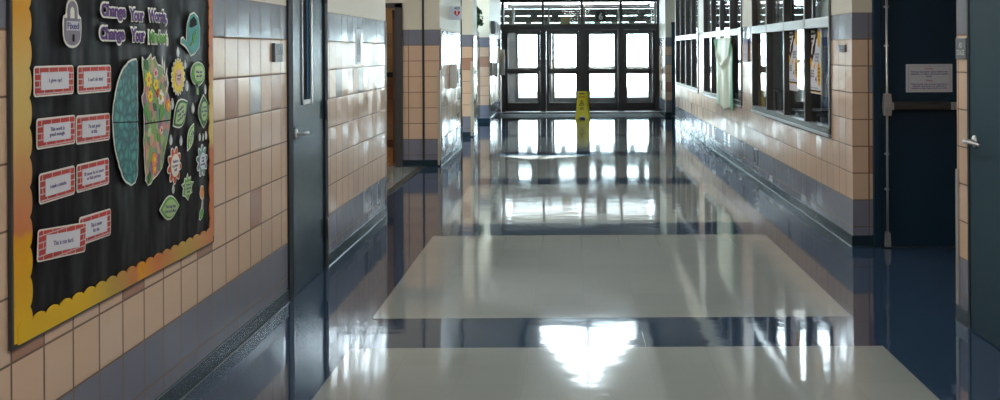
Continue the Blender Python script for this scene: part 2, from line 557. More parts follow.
def link_mesh(name, me, mat, parent=None):
    if not isinstance(mat, (list, tuple)):
        mat = [mat]
    for m_ in mat:
        me.materials.append(m_)
    o = bpy.data.objects.new(name, me)
    COL.objects.link(o)
    xs = [v.co for v in me.vertices]
    if parent is None:
        c = Vector(((min(v.x for v in xs) + max(v.x for v in xs)) / 2, (min(v.y for v in xs) + max(v.y for v in xs)) / 2, min(v.z for v in xs)))
        me.transform(Matrix.Translation(-c))
        o.location = c
    else:
        me.transform(Matrix.Translation(-world_off(parent)))
        o.parent = parent
    return o


def obj(name, mb, mat, parent=None):
    me = bpy.data.meshes.new(name)
    mb.bm.to_mesh(me)
    mb.bm.free()
    return link_mesh(name, me, mat, parent)


def tag(o, label, cat, group=None, kind=None):
    o['label'] = label
    o['category'] = cat
    if group:
        o['group'] = group
    if kind:
        o['kind'] = kind
    return o


def thing(name, loc, label, cat, group=None, kind=None):
    o = bpy.data.objects.new(name, None)
    o.empty_display_size = 0.1
    COL.objects.link(o)
    o.location = loc
    return tag(o, label, cat, group, kind)


def struct(name, mb, mat, label, cat, parent=None):
    return tag(obj(name, mb, mat, parent), label, cat, kind='structure')


def dup(root, loc, label, group=None):
    r = root.copy(); COL.objects.link(r); r.location = loc
    r['label'] = label
    if group:
        r['group'] = group
    for ch in list(root.children):
        c = ch.copy(); COL.objects.link(c); c.parent = r
        for g in ch.children:
            d = g.copy(); COL.objects.link(d); d.parent = c
    return r


AX = {  # where the writing stands: (x axis, y axis, normal)
    'left': (Vector((0, 1, 0)), Vector((0, 0, 1)), Vector((1, 0, 0))),
    'right': (Vector((0, -1, 0)), Vector((0, 0, 1)), Vector((-1, 0, 0))),
    'front': (Vector((1, 0, 0)), Vector((0, 0, 1)), Vector((0, -1, 0))),
}


def text(name, body, facing, center, w, h, mat, parent, weight=0.0, depth=0.0006, slant=0.0, rot=0.0):
    cu = bpy.data.curves.new('lettering', 'FONT')
    cu.body = body
    cu.align_x = 'CENTER'
    cu.size = 1.0
    cu.offset = weight
    cu.extrude = 0.01
    cu.resolution_u = 3
    cu.space_line = 0.95
    tmp = bpy.data.objects.new('lettering_source', cu)
    COL.objects.link(tmp)
    dg = bpy.context.evaluated_depsgraph_get()
    me = bpy.data.meshes.new_from_object(tmp.evaluated_get(dg))
    bpy.data.objects.remove(tmp)
    bpy.data.curves.remove(cu)
    xs = [v.co.x for v in me.vertices]; ys = [v.co.y for v in me.vertices]
    cx, cy = (min(xs) + max(xs)) / 2, (min(ys) + max(ys)) / 2
    sx = w / (max(xs) - min(xs)); sy = h / (max(ys) - min(ys))
    ax, ay, an = AX[facing]
    c = Vector(center)
    cr, sr = math.cos(rot), math.sin(rot)
    for v in me.vertices:
        a = (v.co.x - cx) * sx; b = (v.co.y - cy) * sy + a * slant
        a, b = a * cr - b * sr, a * sr + b * cr
        v.co = c + ax * a + ay * b + an * (depth if v.co.z > 0 else 0)
    me.update()
    return link_mesh(name, me, mat, parent)


def offset_poly(pts, d):
    """move every edge of the polygon inwards by d (outwards if negative)"""
    n = len(pts)
    area = sum(pts[i][0] * pts[(i + 1) % n][1] - pts[(i + 1) % n][0] * pts[i][1] for i in range(n))
    sg = 1 if area > 0 else -1
    out = []
    for i in range(n):
        p0, p1, p2 = Vector(pts[i - 1]), Vector(pts[i]), Vector(pts[(i + 1) % n])
        e1 = (p1 - p0).normalized(); e2 = (p2 - p1).normalized()
        n1 = Vector((-e1.y, e1.x)) * sg; n2 = Vector((-e2.y, e2.x)) * sg
        b = (n1 + n2)
        if b.length < 1e-6:
            b = n1
        b.normalize()
        k = d / max(0.55, b.dot(n1))
        out.append((p1.x + b.x * k, p1.y + b.y * k))
    return out


def rrect(cy, cz, w, h, r, rot=0.0, seg=4):
    pts = []
    for sx, sy, a0 in ((1, 1, 0), (-1, 1, 90), (-1, -1, 180), (1, -1, 270)):
        for k in range(seg + 1):
            a = math.radians(a0 + 90 * k / seg)
            pts.append((sx * (w / 2 - r) + r * math.cos(a), sy * (h / 2 - r) + r * math.sin(a)))
    c, s = math.cos(rot), math.sin(rot)
    return [(cy + a * c - b * s, cz + a * s + b * c) for a, b in pts]


XL, XR = -1.735, 2.17
CEIL = 3.2

# ------------------------------------------------------------------ room shell
fl = MB().box((-5.2, -3.2, -0.12), (9.4, 26.45, 0.0))
struct('floor', fl, M['floor'], 'polished dark blue vinyl tile corridor floor with large pale square panels', 'floor')
gr = MB().box((-60, -40, -0.3), (60, 190, -0.125))
struct('ground', gr, M['concrete'], 'sunlit pale concrete ground outside the building', 'ground')

MON = (-0.76, 1.30, 13.5, 18.7)       # roof monitor opening over the corridor
cb = MB()
cb.box((-5.2, -3.2, CEIL), (9.4, MON[2], CEIL + 0.15))
cb.box((-5.2, MON[3], CEIL), (9.4, 26.6, CEIL + 0.15))
cb.box((-5.2, MON[2], CEIL), (MON[0], MON[3], CEIL + 0.15))
cb.box((MON[1], MON[2], CEIL), (9.4, MON[3], CEIL + 0.15))
struct('ceiling', cb, M['ceiling'], 'off-white ceiling over corridor and side room', 'ceiling')
# roof monitor: gabled, opaque slopes, glazed gable end away from the camera
RX = (MON[0] + MON[1]) / 2
RZ = CEIL + 1.10
mb = MB()
mb.prism([(MON[0] - .1, CEIL), (MON[0], CEIL), (RX, RZ), (MON[1], CEIL), (MON[1] + .1, CEIL), (RX, RZ + .12)], 1, MON[2], MON[3] + .1)
struct('ceiling', mb, M['lining'], 'gabled roof monitor over the corridor with glazed far end', 'roof monitor')
gw = thing('window_5', (RX, MON[3], CEIL), 'triangular gable window at the far end of the roof monitor', 'window', kind='structure')
obj('pane', MB().prism([(MON[0], CEIL), (MON[1], CEIL), (RX, RZ)], 1, MON[3] - .01, MON[3]), M['glass'], gw)
obj('mullion', MB().box((RX - .035, MON[3] - .06, CEIL), (RX + .035, MON[3] - .01, RZ - 0.03)), M['bronze'], gw)
gw = thing('window_5', (RX, MON[2], CEIL), 'triangular gable window at the near end of the roof monitor', 'window', kind='structure')  # near gable glazed only to throw daylight down the corridor
obj('pane', MB().prism([(MON[0], CEIL), (MON[1], CEIL), (RX, RZ)], 1, MON[2], MON[2] + .01), M['glass'], gw)
obj('mullion', MB().box((RX - .035, MON[2] + .01, CEIL), (RX + .035, MON[2] + .06, RZ - 0.03)), M['bronze'], gw)

# left wall, door opening Y 6.56 .. 7.62
struct('wall_left', MB().box((XL - .25, -3.0, 0), (XL, 6.56, CEIL)), M['tile_left'],
       'left corridor wall of beige glazed tile with grey bands, behind the bulletin board', 'wall')
mb = MB().box((XL - .25, 7.62, 0), (XL, 10.06, CEIL)).box((XL - .25, 6.56, 2.14), (XL, 7.62, CEIL))
struct('wall_left', mb, M['tile_left_far'], 'left corridor wall of glazed tile between teal door and side opening', 'wall')
struct('wall_left', MB().box((-3.6, 19.8, 2.9), (-3.4, 22.85, CEIL)).box((-3.6, 17.2, 2.9), (-3.4, 19.0, CEIL)), M['tile_side'],
       'wall strip above the glazed ends of the left recesses', 'wall')
struct('wall_left', MB().box((-5.2, 7.5, 0), (-5.0, 17.2, CEIL)), M['tile_side'], 'tiled wall closing the left side passage', 'wall')
struct('wall_left', MB().box((-5.0, 9.86, 0), (XL - .25, 10.06, CEIL)), M['tile_side'], 'near tiled wall of the left side passage', 'wall')

# pier 1 : face Y=14.2, side to 17.0, doorway opening X -3.3 .. -2.31
mb = MB().box((-2.23, 14.2, 0), (XL, 14.42, CEIL)).box((-3.3, 14.2, 2.15), (-2.23, 14.42, CEIL)).box((-5.0, 14.2, 0), (-3.3, 14.42, CEIL))
struct('wall_left', mb, M['tile_face'], 'beige tile pier face beside the dim left doorway', 'wall')
struct('wall_left', MB().box((XL - .22, 14.42, 0), (XL, 17.0, CEIL)), M['tile_side'], 'brightly lit pier side under the red heart sign', 'wall')
struct('wall_left', MB().box((-5.0, 17.0, 0), (XL - .22, 17.2, CEIL)), M['tile_brown'], 'brown tiled wall inside the dim room on the left', 'wall')
struct('floor', MB().box((-5.0, 14.42, 0.0), (XL - .22, 17.0, 0.006)), M['wood'], 'orange wood floor inside the dim left room', 'floor')
struct('baseboard_left', MB().box((-5.0, 16.985, 0.006), (XL - .22, 17.0, 0.13)), M['brownbase'], 'brown base inside the dim left room', 'baseboard')
for nm_, ya, yb in (('window_10', 17.2, 19.0), ('window_11', 19.8, 22.85)):  # unseen glazing added so daylight reaches pier faces and entrance
    sg = thing(nm_, (-3.5, (ya + yb) / 2, 0), ('nearer' if ya < 18 else 'farther') + ' glazed recess end on the far left', 'window', kind='structure')
    fb = MB().box((-3.55, ya, 0), (-3.45, yb, .12)).box((-3.55, ya, 2.8), (-3.45, yb, 2.9))
    for yy in (ya, (ya + yb) / 2 - .04, yb - .08):
        fb.box((-3.55, yy, 0), (-3.45, yy + .08, 2.9))
    obj('frame', fb, M['bronze'], sg)
    obj('pane', MB().box((-3.505, ya, .1), (-3.495, yb, 2.85)), M['glass'], sg)
    portal('recess_portal', (-3.43, (ya + yb) / 2, 1.45), (0, math.radians(-90), 0), 2.7, yb - ya - .1)
# pier 2 : face Y=19.0 .. 19.8
struct('wall_left', MB().box((-3.4, 19.0, 0), (XL, 19.2, CEIL)), M['tile_face_accent'],
       'narrow tiled pier face with brown tile row, nearer of the two far piers', 'wall')
struct('wall_left', MB().box((-3.4, 19.2, 0), (XL, 19.8, CEIL)), M['tile_side'], 'narrow lit side of the nearer far pier', 'wall')
# pier 3 : face Y=22.85 .. 26.5
struct('wall_left', MB().box((-3.4, 22.85, 0), (XL, 23.05, CEIL)), M['tile_face_accent'],
       'tiled pier face with brown tile row, closest to the entrance', 'wall')
struct('wall_left', MB().box((XL - .22, 23.05, 0), (XL, 26.45, CEIL)), M['tile_side'], 'bright left wall beside the entrance doors', 'wall')

# right wall
struct('wall_right', MB().box((XR, -3.0, 0), (XR + .2, 4.75, CEIL)).box((XR, 5.86, 0), (XR + .2, 6.05, CEIL)).box((XR, 4.75, 2.14), (XR + .2, 5.86, CEIL)),
       M['tile_right'], 'near right tiled wall around the teal stage door', 'wall')
struct('wall_right', MB().box((XR + .2, 5.85, 0), (3.9, 6.05, CEIL)).box((3.7, 6.05, 0), (3.9, 8.30, CEIL)), M['tile_right'],
       'tiled inside walls of the right recess', 'wall')
mb = MB().box((XR, 8.30, 0), (2.345, 8.50, CEIL)).box((3.35, 8.30, 0), (9.0, 8.50, CEIL)).box((2.345, 8.30, 2.16), (3.35, 8.50, CEIL))
struct('wall_right', mb, M['tile_face_right'], 'tile corner face beside the dark teal exit door', 'wall')
WIN = [(8.97, 12.84), (13.63, 17.50), (18.29, 22.16)]
SILL, HEAD = 0.80, 2.72
mb = MB()
mb.box((XR, 8.50, 0), (XR + .2, 22.40, SILL)).box((XR, 8.50, HEAD), (XR + .2, 22.40, CEIL))
edges = [8.50] + [v for w_ in WIN for v in w_] + [22.40]
for k in range(0, len(edges), 2):
    mb.box((XR, edges[k], SILL), (XR + .2, edges[k + 1], HEAD))
struct('wall_right', mb, M['tile_right'], 'right corridor wall of glazed tile holding three window bands', 'wall')
struct('wall_right', MB().box((2.50, 22.40, 0), (2.60, 24.7, CEIL)).box((XR + .2, 22.2, 0), (2.60, 22.40, CEIL)), M['roomwall'],
       'shallow recess wall at the far right', 'wall')
mb = MB().box((XR, 24.7, 0), (2.305, 24.9, CEIL)).box((2.305, 24.7, 2.16), (2.60, 24.9, CEIL))
struct('wall_right', mb, M['tile_face_far'], 'narrow far pier face of grey, blue and tan tiles right of entrance', 'wall')
struct('wall_right', MB().box((XR, 24.9, 0), (XR + .2, 26.45, CEIL)), M['tile_right'], 'white lit wall strip right of the entrance', 'wall')
struct('wall_right', MB().box((9.0, 8.3, 0), (9.2, 26.5, CEIL)), M['roomwall'], 'far side wall of the room behind the windows', 'wall')
struct('wall_back', MB().box((-2.0, -3.2, 0), (2.4, -3.0, CEIL)), M['tile_face'], 'tiled wall behind the viewer', 'wall')

# wall above entrance and facade of the side room
mb = MB().box((-5.2, 26.45, 2.80), (9.2, 26.62, CEIL)).box((-5.2, 26.45, 0), (XL, 26.62, 2.8)).box((XR, 26.45, 0), (2.52, 26.62, 2.8))
mb.box((4.86, 26.45, 0), (5.45, 26.62, 2.8)).box((6.0, 26.45, 0), (9.2, 26.62, 2.8)).box((2.52, 26.45, 0), (4.86, 26.62, 0.45)).box((5.45, 26.45, 0), (6.0, 26.62, 0.45))
struct('wall_front', mb, M['roomwall'], 'end wall around the entrance and the side room facade windows', 'wall')


def facade_window(x0, x1, n, label):
    t = thing('window_4', ((x0 + x1) / 2, 26.53, 0.45), label, 'window', kind='structure')
    f = MB()
    f.box((x0, 26.47, .45), (x1, 26.58, .53)).box((x0, 26.47, 2.72), (x1, 26.58, 2.80)).box((x0, 26.47, 1.18), (x1, 26.58, 1.27)).box((x0, 26.47, 2.06), (x1, 26.58, 2.16))
    obj('frame', f, M['bronze'], t)
    for k in range(n + 1):
        x = x0 + (x1 - x0) * k / n
        obj('mullion', MB().box((x - .045, 26.465, .45), (x + .045, 26.585, 2.8)), M['bronze'], t)
    obj('pane', MB().box((x0, 26.52, .45), (x1, 26.53, 2.80)), M['glass'], t)


facade_window(2.52, 4.86, 3, 'wide bronze facade window seen through the corridor glazing')
facade_window(5.45, 6.0, 1, 'narrow bronze facade window seen behind the posters')


# base coves
def cove(name, pts_mb, label):
    return struct(name, pts_mb, M['cove'], label, 'baseboard')


def cove_y(mb, x, side, y0, y1):
    # side +1: wall on the left, cove sticks out towards +X
    t = 0.008 * side
    pr = [(x, 0.0005), (x + side * .016, 0.0005), (x + side * .0105, 0.004), (x + side * .0085, 0.010), (x + t, 0.045), (x + t, 0.083), (x + t * .5, 0.088), (x, 0.088)]
    mb.prism(pr, 1, y0, y1)


def cove_x(mb, y, x0, x1):
    pr = [(y, 0.0005), (y - .016, 0.0005), (y - .0105, 0.004), (y - .0085, 0.010), (y - .008, 0.045), (y - .008, 0.083), (y - .004, 0.088), (y, 0.088)]
    mb.prism(pr, 0, x0, x1)


m1 = MB(); cove_y(m1, XL, 1, -3, 6.56)
cove('baseboard_left', m1, 'dark teal cove base under the bulletin board wall')
m1 = MB(); cove_y(m1, XL, 1, 7.62, 10.06)
cove('baseboard_left', m1, 'dark teal cove base between left door and side opening')
m1 = MB(); cove_x(m1, 14.2, -2.23, XL + .01); cove_y(m1, XL, 1, 14.18, 17.0)
cove('baseboard_left', m1, 'dark teal cove base around the first left pier')
m1 = MB(); cove_x(m1, 19.0, -3.4, XL + .01); cove_y(m1, XL, 1, 18.98, 19.8)
cove('baseboard_left', m1, 'dark teal cove base around the narrow pier')
m1 = MB(); cove_x(m1, 22.85, -3.4, XL + .01); cove_y(m1, XL, 1, 22.83, 26.4)
cove('baseboard_left', m1, 'dark teal cove base around the pier nearest the entrance')
m1 = MB(); cove_y(m1, XR, -1, 8.28, 22.4); cove_x(m1, 8.30, XR - .01, 2.345)
cove('baseboard_right', m1, 'dark teal cove base under the corridor windows')
m1 = MB(); cove_y(m1, XR, -1, 5.86, 6.06); cove_y(m1, XR, -1, -3, 4.75)
cove('baseboard_right', m1, 'dark teal cove base beside the stage door')
m1 = MB(); cove_x(m1, 24.7, XR - .01, 2.305); cove_y(m1, XR, -1, 24.68, 26.4)
cove('baseboard_right', m1, 'dark teal cove base of the far right pier')

# trims
struct('trim_1', MB().box((-2.005, 10.06, 0.0), (-1.93, 14.2, 0.012)), M['joint'], 'dark threshold strip across the left side opening', 'threshold')
struct('trim_2', MB().box((-1.965, 14.19, 0.09), (-1.938, 14.202, CEIL)), M['joint'], 'dark vertical expansion joint on the first pier face', 'joint')
struct('trim_3', MB().prism([(XL - .03, 14.19), (XL + .008, 14.19), (XL + .008, 14.24), (XL, 14.24), (XL, 14.2), (XL - .03, 14.2)], 2, .02, 1.27), M['guard'],
       'beige corner guard on the first pier', 'corner guard')
struct('trim_4', MB().prism([(XL - .045, 18.99), (XL + .008, 18.99), (XL + .008, 19.05), (XL, 19.05), (XL, 19.0), (XL - .045, 19.0)], 2, .02, 1.34), M['guard'],
       'beige corner guard on the narrow pier', 'corner guard')
struct('trim_5', MB().prism([(XR + .03, 6.058), (XR - .008, 6.058), (XR - .008, 6.02), (XR, 6.02), (XR, 6.05), (XR + .03, 6.05)], 2, .09, .85), M['guard_grey'],
       'grey corner guard below the stage sign', 'corner guard')
struct('trim_6', MB().box((XL, 16.95, 0.02), (XL + .012, 17.01, CEIL)), M['joint'], 'dark edge strip at the end of the lit pier side', 'joint')
struct('trim_7', MB().box((XL, 14.26, 1.805), (XL + .012, 16.5, 1.825)), M['brass'], 'thin brass cap on top of the pier side tile', 'trim')
struct('trim_8', MB().prism([(XL - .02, 10.05), (XL + .006, 10.05), (XL + .006, 10.066), (XL - .02, 10.066)], 2, .09, 1.80), M['steel'],
       'thin bright edge strip where the left wall ends', 'corner guard')

# ------------------------------------------------------------------ left door (door_1)
d1 = thing('door_1', (XL - .02, 7.09, 0), 'teal metal door with narrow vision window in the left wall', 'door', kind='structure')
DF = MB().box((XL - .1, 6.56, 0), (XL + .012, 6.665, 2.14), .003).box((XL - .1, 7.53, 0), (XL + .012, 7.62, 2.14), .003).box((XL - .1, 6.56, 2.09), (XL + .012, 7.62, 2.14), .003)
obj('door_frame', DF, M['frame_dark'], d1)
lf = MB()
# leaf built around the vision opening Y 6.93..7.16, z 1.20..1.95
lf.box((XL - .045, 6.672, .008), (XL, 6.93, 2.085)).box((XL - .045, 7.16, .008), (XL, 7.525, 2.085)).box((XL - .045, 6.93, .008), (XL, 7.16, 1.20)).box((XL - .045, 6.93, 1.95), (XL, 7.16, 2.085))
leaf = obj('door_leaf', lf, M['teal'], d1)
obj('door_window', MB().box((XL - .03, 6.94, 1.21), (XL - .022, 7.15, 1.94)), M['poster_black'], leaf)
fr = MB().box((XL, 6.915, 1.185), (XL + .008, 6.935, 1.965)).box((XL, 7.135, 1.185), (XL + .012, 7.175, 1.965)).box((XL, 6.915, 1.185), (XL + .008, 7.175, 1.215)).box((XL, 6.915, 1.93), (XL + .008, 7.175, 1.965))
obj('window_bead', fr, M['steel'], leaf)


def lever(parent, x, y, z, side, yd, ln=.125):
    """side: +1 sticks out towards +X; yd: direction the grip points along Y"""
    b = MB()
    b.tube([(x, y, z), (x + side * .008, y, z), (x + side * .012, y, z)], [.033, .033, .026], 20)
    b.tube([(x + side * .01, y, z), (x + side * .035, y, z), (x + side * .058, y, z)], [.013, .011, .012], 12)
    b.tube([(x + side * .055, y - yd * .012, z + .001), (x + side * .060, y + yd * .03, z + .002), (x + side * .060, y + yd * ln * .72, z), (x + side * .052, y + yd * ln, z - .004)], [.011, .011, .010, .008], 12)
    return obj('door_handle', b, M['steel'], parent)


lever(d1, XL, 6.76, 1.01, 1, 1)
for zz in (.29, 1.12, 1.93):
    obj('hinge', MB().box((XL + .012, 7.515, zz - .062), (XL + .018, 7.60, zz + .062)).tube([(XL + .02, 7.53, zz - .066), (XL + .02, 7.53, zz + .066)], .010, 10), M['steel_dark'], d1)

# ------------------------------------------------------------------ stage door (door_2), right wall
d2 = thing('door_2', (XR + .02, 5.3, 0), 'teal stage door with steel lever at the right edge', 'door', kind='structure')
obj('door_frame', MB().box((XR - .012, 5.835, 0), (XR + .1, 5.862, 2.14)).box((XR - .012, 4.74, 0), (XR + .1, 4.84, 2.14)).box((XR - .012, 4.74, 2.08), (XR + .1, 5.862, 2.14)), M['frame_dark'], d2)
obj('door_leaf', MB().box((XR - .008, 4.85, .008), (XR + .04, 5.833, 2.075), .002), M['teal_stage'], d2)
lever(d2, XR - .008, 5.755, 1.03, -1, -1, .19)

# ------------------------------------------------------------------ exit door in the recess (door_3)
d3 = thing('door_3', (2.85, 8.28, 0), 'dark teal exit door with push bar and posted notice', 'door', kind='structure')
obj('door_frame', MB().box((2.325, 8.255, 0), (2.375, 8.36, 2.16), .003).box((3.30, 8.255, 0), (3.36, 8.36, 2.16), .003).box((2.325, 8.255, 2.10), (3.36, 8.36, 2.16), .003), M['teal_dark'], d3)
obj('door_leaf', MB().box((2.38, 8.265, .01), (3.295, 8.31, 2.095), .002), M['teal_dark'], d3)
rod = MB().tube([(2.42, 8.238, .06), (2.42, 8.238, 2.05)], .0095, 12)
for zz in (.45, .72, 1.55, 1.85):
    rod.box((2.405, 8.235, zz - .008), (2.435, 8.267, zz + .008), .002)
obj('vertical_rod', rod, M['steel'], d3)
obj('rod_latch', MB().prism([(2.402, .012), (2.442, .012), (2.438, .11), (2.43, .125), (2.41, .125), (2.405, .11)], 1, 8.222, 8.265), M['steel'], d3)
cs = MB().prism([(2.394, 1.015), (2.444, 1.015), (2.450, 1.075), (2.450, 1.11), (2.442, 1.18), (2.436, 1.185), (2.402, 1.185), (2.396, 1.18), (2.390, 1.11), (2.390, 1.075)], 1, 8.205, 8.265)
cs.box((2.386, 8.19, 1.06), (2.462, 8.262, 1.115), .006)
obj('latch_case', cs, M['steel'], d3)
obj('push_bar', MB().box((2.462, 8.20, 1.060), (2.90, 8.245, 1.108), .006).box((2.46, 8.205, 1.1095), (2.90, 8.265, 1.118), .002), M['steel_dark'], d3)
obj('bar_end', MB().box((2.90, 8.195, 1.06), (3.20, 8.262, 1.116), .006), M['steel'], d3)

nt = thing('paper_notice', (2.75, 8.262, 1.19), 'white paper notice with red headings taped to the dark teal exit door', 'notice')
obj('sheet', MB().box((2.573, 8.261, 1.192), (2.93, 8.2645, 1.408)), M['panel'], nt)
bd = MB()
for a, b in (((2.592, 1.207), (2.911, 1.2085)), ((2.592, 1.3915), (2.911, 1.393)), ((2.592, 1.207), (2.5935, 1.393)), ((2.9095, 1.207), (2.911, 1.393))):
    bd.box((a[0], 8.260, a[1]), (b[0], 8.261, b[1]))
obj('border_line', bd, M['poster_grey'], nt)
text('heading', 'Notice', 'front', (2.752, 8.261, 1.374), .064, .013, M['redtext'], nt, .02)
text('heading', 'Aviso', 'front', (2.752, 8.261, 1.282), .054, .013, M['redtext'], nt, .02)
text('lettering', 'All food should be eaten before the\ncafeteria, or other designated eating\nareas.', 'front', (2.752, 8.261, 1.333), .29, .046, M['ink'], nt, .02)
text('lettering', 'Toda comida que ingrese consuma en\ncafeteria que sera en la cafeteria o\ncualquiera designada donde se coma.', 'front', (2.752, 8.261, 1.238), .29, .046, M['ink'], nt, .02)

# ------------------------------------------------------------------ far teal doors
d4 = thing('door_4', (2.4, 24.68, 0), 'sliver of teal door at the far right beside the entrance', 'door', kind='structure')
obj('door_leaf', MB().box((2.31, 24.66, 0.01), (2.49, 24.70, 2.10), .002), M['teal'], d4)
obj('door_frame', MB().box((2.305, 24.65, 2.10), (2.498, 24.72, 2.16)).box((2.490, 24.65, 0), (2.498, 24.72, 2.1)), M['frame_dark'], d4)

# doorway frame on the left, Y=14.2
d5 = thing('door_5', (-2.8, 14.2, 0), 'grey door frame open to the dim brown room on the left', 'door', kind='structure')
obj('door_frame', MB().box((-2.32, 14.16, 0), (-2.225, 14.43, 2.16), .004).box((-3.38, 14.16, 0), (-3.28, 14.43, 2.16), .004).box((-3.38, 14.16, 2.10), (-2.225, 14.43, 2.16), .004), M['frame_grey'], d5)
obj('door_leaf', MB().box((-2.40, 14.45, .012), (-2.355, 15.35, 2.08), .002), M['brownbase'], d5)
sh = thing('wall_shelf', (-2.9, 16.9, 1.15), 'dark shelf box on the brown tiled wall inside the left room', 'shelf')
obj('shelf_body', MB().box((-3.4, 16.72, 1.12), (-2.45, 16.99, 1.20), .005), M['black'], sh)
obj('bracket', MB().box((-3.2, 16.8, 1.0), (-3.16, 16.99, 1.12), .004), M['black'], sh)
obj('bracket', MB().box((-2.7, 16.8, 1.0), (-2.66, 16.99, 1.12), .004), M['black'], sh)
fm = thing('floor_mat', (-2.2, 12.6, 0), 'dark mat on the pale floor of the left side passage', 'mat')
obj('mat_body', MB().box((-2.9, 12.4, 0.001), (-2.19, 12.75, .012), .004), M['black'], fm)
obj('mat_edge', MB().box((-2.93, 12.37, 0.0005), (-2.16, 12.78, .006), .002), M['frame_dark'], fm)

# ------------------------------------------------------------------ entrance: two identical door walls
def entrance(y, letter, dx=0.0, zt=2.78, names=None, hbar=True):
    t = thing(names[0], (.22, y, 0), names[1], 'entrance frame', kind='structure')
    posts = [XL + .05 + dx * 1.3, -0.69 + dx, 0.27 + dx, 1.23 + dx, XR - .03 + dx]
    f = MB()
    for i, x in enumerate(posts):
        hw = .065 if i in (0, 4) else .075
        f.box((x - hw + (.035 if i == 0 else 0), y - .06, 0), (x + hw - (.035 if i == 4 else 0), y + .06, 2.16))
    if dx:
        f.box((XL - .1, y - .05, 0), (posts[0] + .05, y + .05, 2.16)).box((posts[4] - .03, y - .05, 0), (XR + .3, y + .05, 2.16))
    f.box((XL, y - .07, 2.03), (XR, y + .07, 2.16))
    obj('door_frame', f, M['bronze'], t)
    g = MB().box((XL, y - .05, zt - .07), (XR, y + .05, zt + .02))
    for i, x in enumerate(posts):
        g.box((x - .03, y - .05, 2.16), (x + .03, y + .05, zt - .07))
    obj('transom_frame', g, M['bronze'], t)
    for i in range(4):
        obj('transom_pane', MB().box((posts[i] + .03, y - .006, 2.16), (posts[i + 1] - .03, y + .006, zt - .07)), M['glass'], t)
    obj('threshold', MB().box((XL, y - .09, 0), (XR, y + .09, .014), .003), M['steel'], t)
    lab = ['leftmost', 'second from left', 'third from left', 'rightmost']
    for i in range(4):
        a = posts[i] + (.06 if i == 0 else .078); b = posts[i + 1] - (.06 if i == 3 else .078)
        d = thing('door_' + str(names[2] + i), ((a + b) / 2, y, 0), 'bronze framed glass door, ' + lab[i] + ' of the ' + names[3], 'glass door', names[3], 'structure')
        s = MB()
        s.box((a, y - .022, .02), (a + .07, y + .022, 2.025)).box((b - .07, y - .022, .02), (b, y + .022, 2.025))
        s.box((a + .07, y - .022, 1.95), (b - .07, y + .022, 2.025)).box((a + .07, y - .022, .02), (b - .07, y + .022, .23)).box((a + .07, y - .022, .94), (b - .07, y + .022, 1.07))
        obj('door_leaf', s, M['bronze'], d)
        obj('upper_pane', MB().box((a + .07, y - .004, 1.07), (b - .07, y + .004, 1.95)), M['glass'], d)
        obj('lower_pane', MB().box((a + .07, y - .004, .23), (b - .07, y + .004, .94)), M['glass'], d)
        hx = (b - .05) if i % 2 == 0 else (a + .05)
        hi = -1 if i % 2 == 0 else 1
        obj('push_bar', MB().box((a + .04, y - .085, .985), (b - .04, y - .05, 1.03), .005).box((a + .03, y - .08, .975), (a + .07, y - .02, 1.04)).box((b - .07, y - .08, .975), (b - .03, y - .02, 1.04)), M['bronze'], d)
        obj('pull_handle', MB().tube([(hx + hi * .055, y + .03, 1.05), (hx + hi * .055, y + .07, 1.08), (hx + hi * .055, y + .07, 1.30), (hx + hi * .055, y + .03, 1.33)], .012, 8), M['black'], d)
        cx0 = a + .12 if i % 2 == 0 else b - .42
        obj('door_closer', MB().box((cx0, y - .085, 1.975), (cx0 + .30, y - .022, 2.03), .004).box((cx0 + .1, y - .10, 2.035), (cx0 + .38, y - .085, 2.05)), M['frame_grey'], d)


entrance(26.52, 'a', names=('window_6', 'bronze frame and transom of the inner entrance doors', 6, 'inner entrance doors'))
entrance(29.3, 'b', zt=2.77, dx=.09, names=('window_7', 'bronze frame and transom of the outer entrance doors', 10, 'outer entrance doors'))
vb = MB().box((XL - .3, 26.62, 2.92), (XR + .3, 29.4, 3.05))
struct('ceiling', vb, M['ceiling'], 'low ceiling of the entrance vestibule', 'ceiling')
struct('floor', MB().box((XL - .3, 26.45, -.1), (XR + .3, 29.4, -.001)), M['mat'], 'dark mat floor of the entrance vestibule', 'floor')
for i, x in enumerate((XL - .03, XR + .03)):
    t = thing('window_' + str(8 + i), (x, 28.0, 0), ('left', 'right')[i] + ' side glazing of the entrance vestibule', 'window', kind='structure')
    f = MB().box((x - .03, 26.62, 0), (x + .03, 29.4, .12)).box((x - .03, 26.62, 2.80), (x + .03, 29.4, 2.92)).box((x - .03, 28.0, 0), (x + .03, 28.08, 2.9)).box((x - .03, 26.62, .95), (x + .03, 29.4, 1.02))
    obj('frame', f, M['bronze'], t)
    obj('pane', MB().box((x - .004, 26.62, .1), (x + .004, 29.2, 2.85)), M['glass'], t)

sl = thing('strip_light', (.22, 28.95, 2.80), 'long strip light on the vestibule ceiling behind the transom glass', 'ceiling light')
obj('lamp_housing', MB().box((-1.65, 28.88, 2.83), (2.1, 29.02, 2.918), .004), M['white'], sl)
obj('lens', MB().box((-1.62, 28.90, 2.755), (.20, 29.0, 2.83), .004).box((.24, 28.90, 2.755), (2.07, 29.0, 2.83), .004), M['strip_lamp'], sl)

